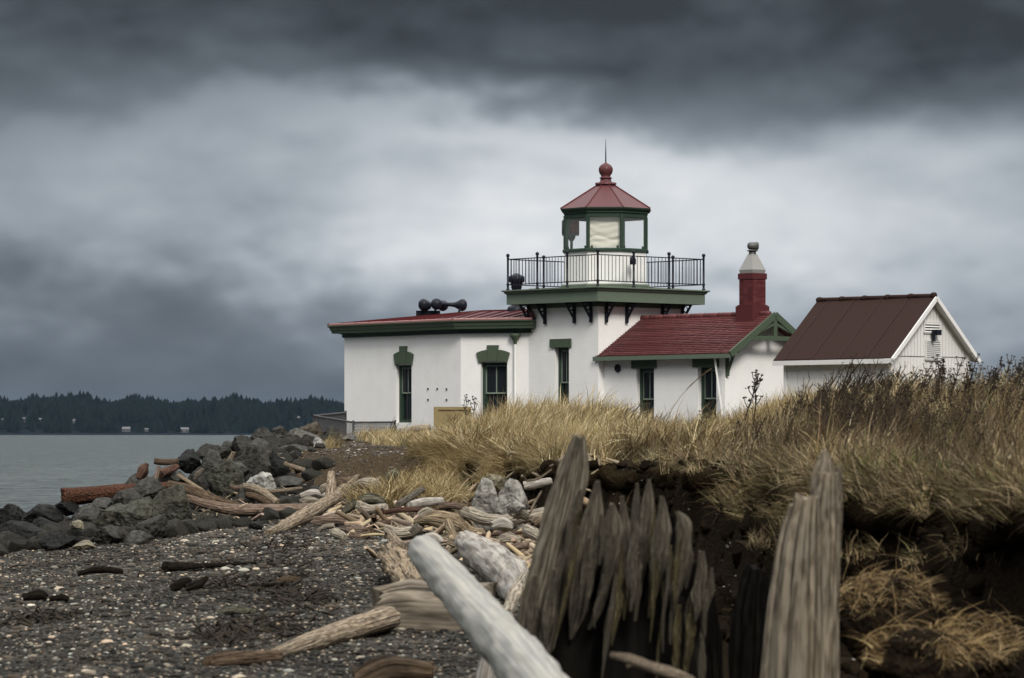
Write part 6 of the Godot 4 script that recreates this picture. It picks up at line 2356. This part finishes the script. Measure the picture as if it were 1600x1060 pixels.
func build_materials() -> void:
	var t_plaster := ntex(noise(0.012, 5), 512, [[0.0, Color(0.9, 0.9, 0.89)], [0.5, Color(0.97, 0.97, 0.965)], [1.0, Color(1, 1, 1)]])
	var t_fine := ntex(noise(0.09, 4, FastNoiseLite.TYPE_SIMPLEX, 4), 512, [])
	var t_rock := ntex(noise(0.014, 6, FastNoiseLite.TYPE_SIMPLEX, 9), 512, [[0.0, Color(0.2, 0.2, 0.2)], [0.4, Color(0.55, 0.54, 0.52)], [0.6, Color(0.85, 0.84, 0.8)], [1.0, Color(1.6, 1.55, 1.45)]])
	var t_rock_h := ntex(noise(0.02, 6, FastNoiseLite.TYPE_SIMPLEX, 12), 512, [])
	var t_moss := ntex(noise(0.012, 5, FastNoiseLite.TYPE_SIMPLEX, 15), 512, [[0.0, Color(0.25, 0.24, 0.22)], [0.42, Color(0.5, 0.5, 0.42)], [0.58, Color(0.95, 0.95, 0.86)], [1.0, Color(2.2, 2.2, 2.0)]])
	var t_soil := ntex(noise(0.03, 5, FastNoiseLite.TYPE_SIMPLEX, 21), 512, [[0.0, Color(0.25, 0.22, 0.2)], [0.45, Color(0.6, 0.55, 0.5)], [0.7, Color(1.0, 0.92, 0.82)], [1.0, Color(1.9, 1.7, 1.5)]])
	var t_gravel := ntex(noise(0.06, 4, FastNoiseLite.TYPE_CELLULAR, 25), 512, [[0.0, Color(0.3, 0.3, 0.3)], [0.5, Color(0.8, 0.8, 0.78)], [1.0, Color(1.6, 1.6, 1.5)]])
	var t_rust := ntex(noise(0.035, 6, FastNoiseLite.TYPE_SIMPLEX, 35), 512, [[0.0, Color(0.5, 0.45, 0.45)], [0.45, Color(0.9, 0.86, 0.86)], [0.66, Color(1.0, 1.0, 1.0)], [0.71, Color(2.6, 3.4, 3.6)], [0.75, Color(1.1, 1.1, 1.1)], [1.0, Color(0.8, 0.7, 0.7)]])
	var t_orange := ntex(noise(0.03, 5, FastNoiseLite.TYPE_SIMPLEX, 39), 512, [[0.0, Color(0.04, 0.02, 0.015)], [0.5, Color(0.035, 0.017, 0.011)], [0.68, Color(0.1, 0.038, 0.017)], [1.0, Color(0.2, 0.085, 0.04)]])
	var t_blotch := ntex(noise(0.02, 5, FastNoiseLite.TYPE_SIMPLEX, 61), 512, [[0.0, Color(0.4, 0.38, 0.35)], [0.4, Color(0.72, 0.7, 0.68)], [0.6, Color(1, 1, 1)], [1.0, Color(1, 1, 0.97)]])
	M.white = triplanar(mat(Color(0.82, 0.82, 0.81), 0.6), 0.22, t_plaster, t_fine, 0.4, true)
	M.white.uv1_scale = Vector3(0.3, 0.16, 0.3)
	M.white_board = triplanar(mat(Color(0.7, 0.7, 0.69), 0.55), 0.4, t_plaster)
	M.green = triplanar(mat(Color(0.066, 0.09, 0.06), 0.5), 0.8, t_plaster)
	M.green_light = triplanar(mat(Color(0.115, 0.148, 0.112), 0.55), 0.5, t_plaster)
	M.green_dark = mat(Color(0.03, 0.052, 0.038), 0.45)
	M.green_pale = mat(Color(0.2, 0.25, 0.2), 0.5)
	M.iron = mat(Color(0.011, 0.013, 0.02), 0.42)
	M.galv = mat(Color(0.07, 0.07, 0.075), 0.5, 0.3)
	M.zinc = triplanar(mat(Color(0.33, 0.325, 0.31), 0.5, 0.4), 0.9, t_plaster)
	M.zinc_dark = mat(Color(0.11, 0.11, 0.108), 0.55, 0.4)
	M.red_metal = triplanar(mat(Color(0.1, 0.034, 0.036), 0.42), 0.7, t_plaster)
	M.red_dark = mat(Color(0.085, 0.016, 0.018), 0.4)
	M.red_pale = mat(Color(0.3, 0.16, 0.15), 0.35)
	M.lamp_red = mat(Color(0.22, 0.03, 0.03), 0.3)
	M.tile = [mat(Color(0.098, 0.03, 0.03), 0.42), mat(Color(0.125, 0.042, 0.041), 0.38), mat(Color(0.08, 0.024, 0.025), 0.45)]
	M.red_brick = [mat(Color(0.1, 0.024, 0.026), 0.6), mat(Color(0.08, 0.019, 0.021), 0.6), mat(Color(0.12, 0.032, 0.033), 0.6)]
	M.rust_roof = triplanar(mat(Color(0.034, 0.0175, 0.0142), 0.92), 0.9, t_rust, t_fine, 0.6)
	M.rust_dark = mat(Color(0.03, 0.014, 0.012), 0.7)
	M.curtain = mat(Color(0.62, 0.61, 0.53), 0.9)
	M.board_tan = triplanar(mat(Color(0.25, 0.195, 0.095), 0.7), 1.0, t_plaster)
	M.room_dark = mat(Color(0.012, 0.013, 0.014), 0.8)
	M.glass_dark = mat(Color(0.012, 0.014, 0.017), 0.06)
	var gl := mat(Color(0.75, 0.85, 0.82), 0.02)
	gl.transparency = BaseMaterial3D.TRANSPARENCY_ALPHA
	gl.albedo_color.a = 0.08
	M.glass = gl
	M.far_ground = mat(Color(0.012, 0.016, 0.018), 1.0)
	M.far_ground.metallic_specular = 0.0
	M.conifer = mat(Color(0.012, 0.018, 0.018), 0.95)
	M.conifer.metallic_specular = 0.0
	M.conifer.vertex_color_use_as_albedo = true
	M.far_white = mat(Color(0.12, 0.125, 0.135), 0.9)
	M.far_roof = mat(Color(0.12, 0.12, 0.13), 0.8)
	# water: dull green-grey with small wind waves
	var wn := ntex(noise(0.022, 5, FastNoiseLite.TYPE_SIMPLEX, 45), 512, [], 9.0)
	M.water = mat(Color(0.07, 0.085, 0.08), 0.2)
	M.water.normal_enabled = true
	M.water.normal_texture = wn
	M.water.normal_scale = 2.4
	M.water.uv1_triplanar = true
	M.water.uv1_world_triplanar = true
	M.water.uv1_scale = Vector3(0.013, 0.013, 0.013)
	M.gravel = triplanar(mat(Color(0.02, 0.0175, 0.014), 0.85), 2.0, t_gravel, t_gravel, 1.5, true)
	M.soil = triplanar(mat(Color(0.018, 0.0145, 0.0108), 1.0), 1.1, t_soil, t_soil, 4.0, true)
	M.path = triplanar(mat(Color(0.08, 0.064, 0.046), 0.97), 0.9, t_soil, t_soil, 5.0, true)
	M.path.metallic_specular = 0.05
	M.gravel.metallic_specular = 0.1
	M.soil.metallic_specular = 0.05
	M.pebble = mat(Color(1, 1, 1), 0.55)
	M.pebble.metallic_specular = 0.2
	M.pebble.vertex_color_use_as_albedo = true
	for q in [["rock_grey", Color(0.1, 0.097, 0.088)], ["rock_dark", Color(0.04, 0.038, 0.033)], ["rock_slate", Color(0.06, 0.06, 0.054)], ["rock_brown", Color(0.075, 0.062, 0.045)], ["rock_pale", Color(0.34, 0.34, 0.32)], ["rock_black", Color(0.012, 0.0125, 0.012)], ["rock_tan", Color(0.2, 0.18, 0.13)], ["wood_stone", Color(0.3, 0.29, 0.27)]]:
		M[q[0]] = triplanar(mat(q[1], 0.72), 0.7, t_rock, t_rock_h, 5.0, true)
	M.rock_moss = triplanar(mat(Color(0.068, 0.067, 0.056), 0.85), 0.8, t_moss, t_rock_h, 6.0, true)
	M.rock_bits = triplanar(mat(Color(0.042, 0.04, 0.034), 0.85), 1.2, t_rock, t_rock_h, 5.0)
	M.rock_bits.vertex_color_use_as_albedo = true
	# driftwood: three grains, many tones
	var g1 := wood_image(3, 128, 512, 1.0)
	var g2 := wood_image(17, 128, 512, 2.4, 0.5)
	var g3 := wood_image(29, 128, 512, 2.6)
	var g5 := wood_image(53, 128, 512, 1.0, 0.12)
	var g4 := wood_image(41, 128, 512, 1.2, 0.42)
	for q in [["wood_grey", Color(0.25, 0.225, 0.19), g1], ["wood_block", Color(0.25, 0.22, 0.18), g3], ["wood_silver", Color(0.4, 0.4, 0.375), g5], ["wood_bone", Color(0.46, 0.44, 0.41), g4], ["wood_white", Color(0.52, 0.47, 0.39), g2], ["wood_tan", Color(0.4, 0.33, 0.25), g2], ["wood_yellow", Color(0.4, 0.32, 0.22), g2], ["wood_brown", Color(0.15, 0.11, 0.078), g1], ["wood_rose", Color(0.27, 0.205, 0.165), g2], ["wood_red", Color(0.17, 0.1, 0.078), g2], ["wood_moss", Color(0.17, 0.17, 0.13), g1], ["wood_black", Color(0.022, 0.018, 0.014), g1], ["wood_scaly", Color(0.36, 0.29, 0.21), g3], ["stump_grey", Color(0.235, 0.212, 0.17), g3], ["stump_moss", Color(0.2, 0.175, 0.1), g3], ["stump_brown", Color(0.27, 0.235, 0.185), g3], ["char", Color(0.008, 0.007, 0.006), g3]]:  # the last, black tone carries the stump hollow's shade; the black post shares it
		var m := mat(q[1], 0.82)
		m.albedo_texture = q[2][0]
		m.heightmap_enabled = true
		m.heightmap_texture = q[2][1]
		m.heightmap_scale = {"wood_silver": 0.25, "wood_bone": 0.8, "stump_brown": 0.8, "wood_block": 1.2, "stump_grey": 2.0}.get(q[0], 2.6)
		m.metallic_specular = 0.15
		m.detail_enabled = q[0] != "wood_silver"
		m.detail_blend_mode = BaseMaterial3D.BLEND_MODE_MUL
		m.detail_albedo = t_blotch
		m.uv1_scale = Vector3(2.0 if q[0] in ["wood_grey", "stump_grey"] else 1.0, 0.12 if q[0] == "wood_silver" else (0.3 if q[0] == "wood_bone" else 0.6), 1.0)
		M[q[0]] = m
	M.wood_bits = mat(Color(0.3, 0.25, 0.19), 0.85)
	M.wood_bits.vertex_color_use_as_albedo = true
	M.rust_log = triplanar(mat(Color(1, 1, 1), 0.85), 1.4, t_orange, t_rock_h, 4.0)
	M.grass = mat(Color(1, 1, 1), 0.7)
	M.grass.vertex_color_use_as_albedo = true
	M.grass.backlight_enabled = true
	M.grass.backlight = Color(0.35, 0.35, 0.35)
	M.grass.cull_mode = BaseMaterial3D.CULL_DISABLED
	M.weed = mat(Color(0.035, 0.026, 0.018), 0.85)
	M.weed_head = mat(Color(0.02, 0.015, 0.012), 0.9)
	M.weed.vertex_color_use_as_albedo = true
	M.weed_head.vertex_color_use_as_albedo = true
	M.straw_stem = mat(Color(0.16, 0.12, 0.07), 0.8)
	M.turf = triplanar(mat(Color(0.026, 0.02, 0.012), 1.0), 1.5, t_soil, t_soil, 4.0, true)
	M.turf.metallic_specular = 0.05
	M.soil_bits = triplanar(mat(Color(0.018, 0.0148, 0.0112), 1.0), 1.5, t_soil)
	M.soil_bits.metallic_specular = 0.05
	M.soil_bits.vertex_color_use_as_albedo = true
	M.root = mat(Color(0.2, 0.14, 0.07), 0.85)


func _ready() -> void:
	rng.seed = 7
	# camera: level, with the lens shifted upwards as the photograph's horizon lies low
	var cam := Camera3D.new()
	cam.name = "camera"
	add_child(cam)
	cam.position = Vector3(0, EYE, 0)
	var ca := CameraAttributesPhysical.new()
	ca.frustum_focal_length = 80.0
	ca.exposure_aperture = 4.0
	ca.frustum_focus_distance = 84.0
	ca.frustum_near = 0.5
	ca.frustum_far = 16000.0
	cam.attributes = ca
	cam.keep_aspect = Camera3D.KEEP_HEIGHT
	cam.set_frustum(0.5 * 1060.0 / F, Vector2(0, 0.5 * (HY - 530.0) / F), 0.5, 16000.0)
	cam.current = true
	var env := Environment.new()
	env.background_mode = Environment.BG_SKY
	env.sky = build_sky()
	env.tonemap_mode = Environment.TONE_MAPPER_LINEAR
	env.tonemap_exposure = 1.68
	# thin sea haze: it shows only on the far shore
	env.fog_enabled = true
	env.fog_density = 0.000013
	env.fog_light_color = Color(0.58, 0.7, 0.85)
	env.sdfgi_enabled = true
	env.ssao_enabled = true
	env.ssil_enabled = true
	var we := WorldEnvironment.new()
	we.name = "environment"
	we.environment = env
	add_child(we)
	# a veiled sun behind the viewer's right shoulder
	var sun := DirectionalLight3D.new()
	sun.name = "sun"
	add_child(sun)
	sun.rotation_degrees = Vector3(-40.0, 17.0, 0)
	sun.light_color = Color(1.0, 0.97, 0.93)
	sun.light_energy = 0.5
	sun.light_angular_distance = 16.0
	sun.shadow_enabled = true
	n_big = noise(0.12, 3, FastNoiseLite.TYPE_SIMPLEX_SMOOTH, 2)
	n_mid = noise(0.5, 3, FastNoiseLite.TYPE_SIMPLEX_SMOOTH, 5)
	n_fine = noise(1.6, 3, FastNoiseLite.TYPE_SIMPLEX_SMOOTH, 6)
	build_materials()
	build_ground()
	build_overhang()
	build_water()
	build_far_shore()
	build_lighthouse()
	build_shed()
	build_fence()
	build_side_lamp()
	build_rocks()
	build_stumps()
	build_driftwood()
	build_grass()
	build_weeds()
	build_bank_details()
	build_pebbles()
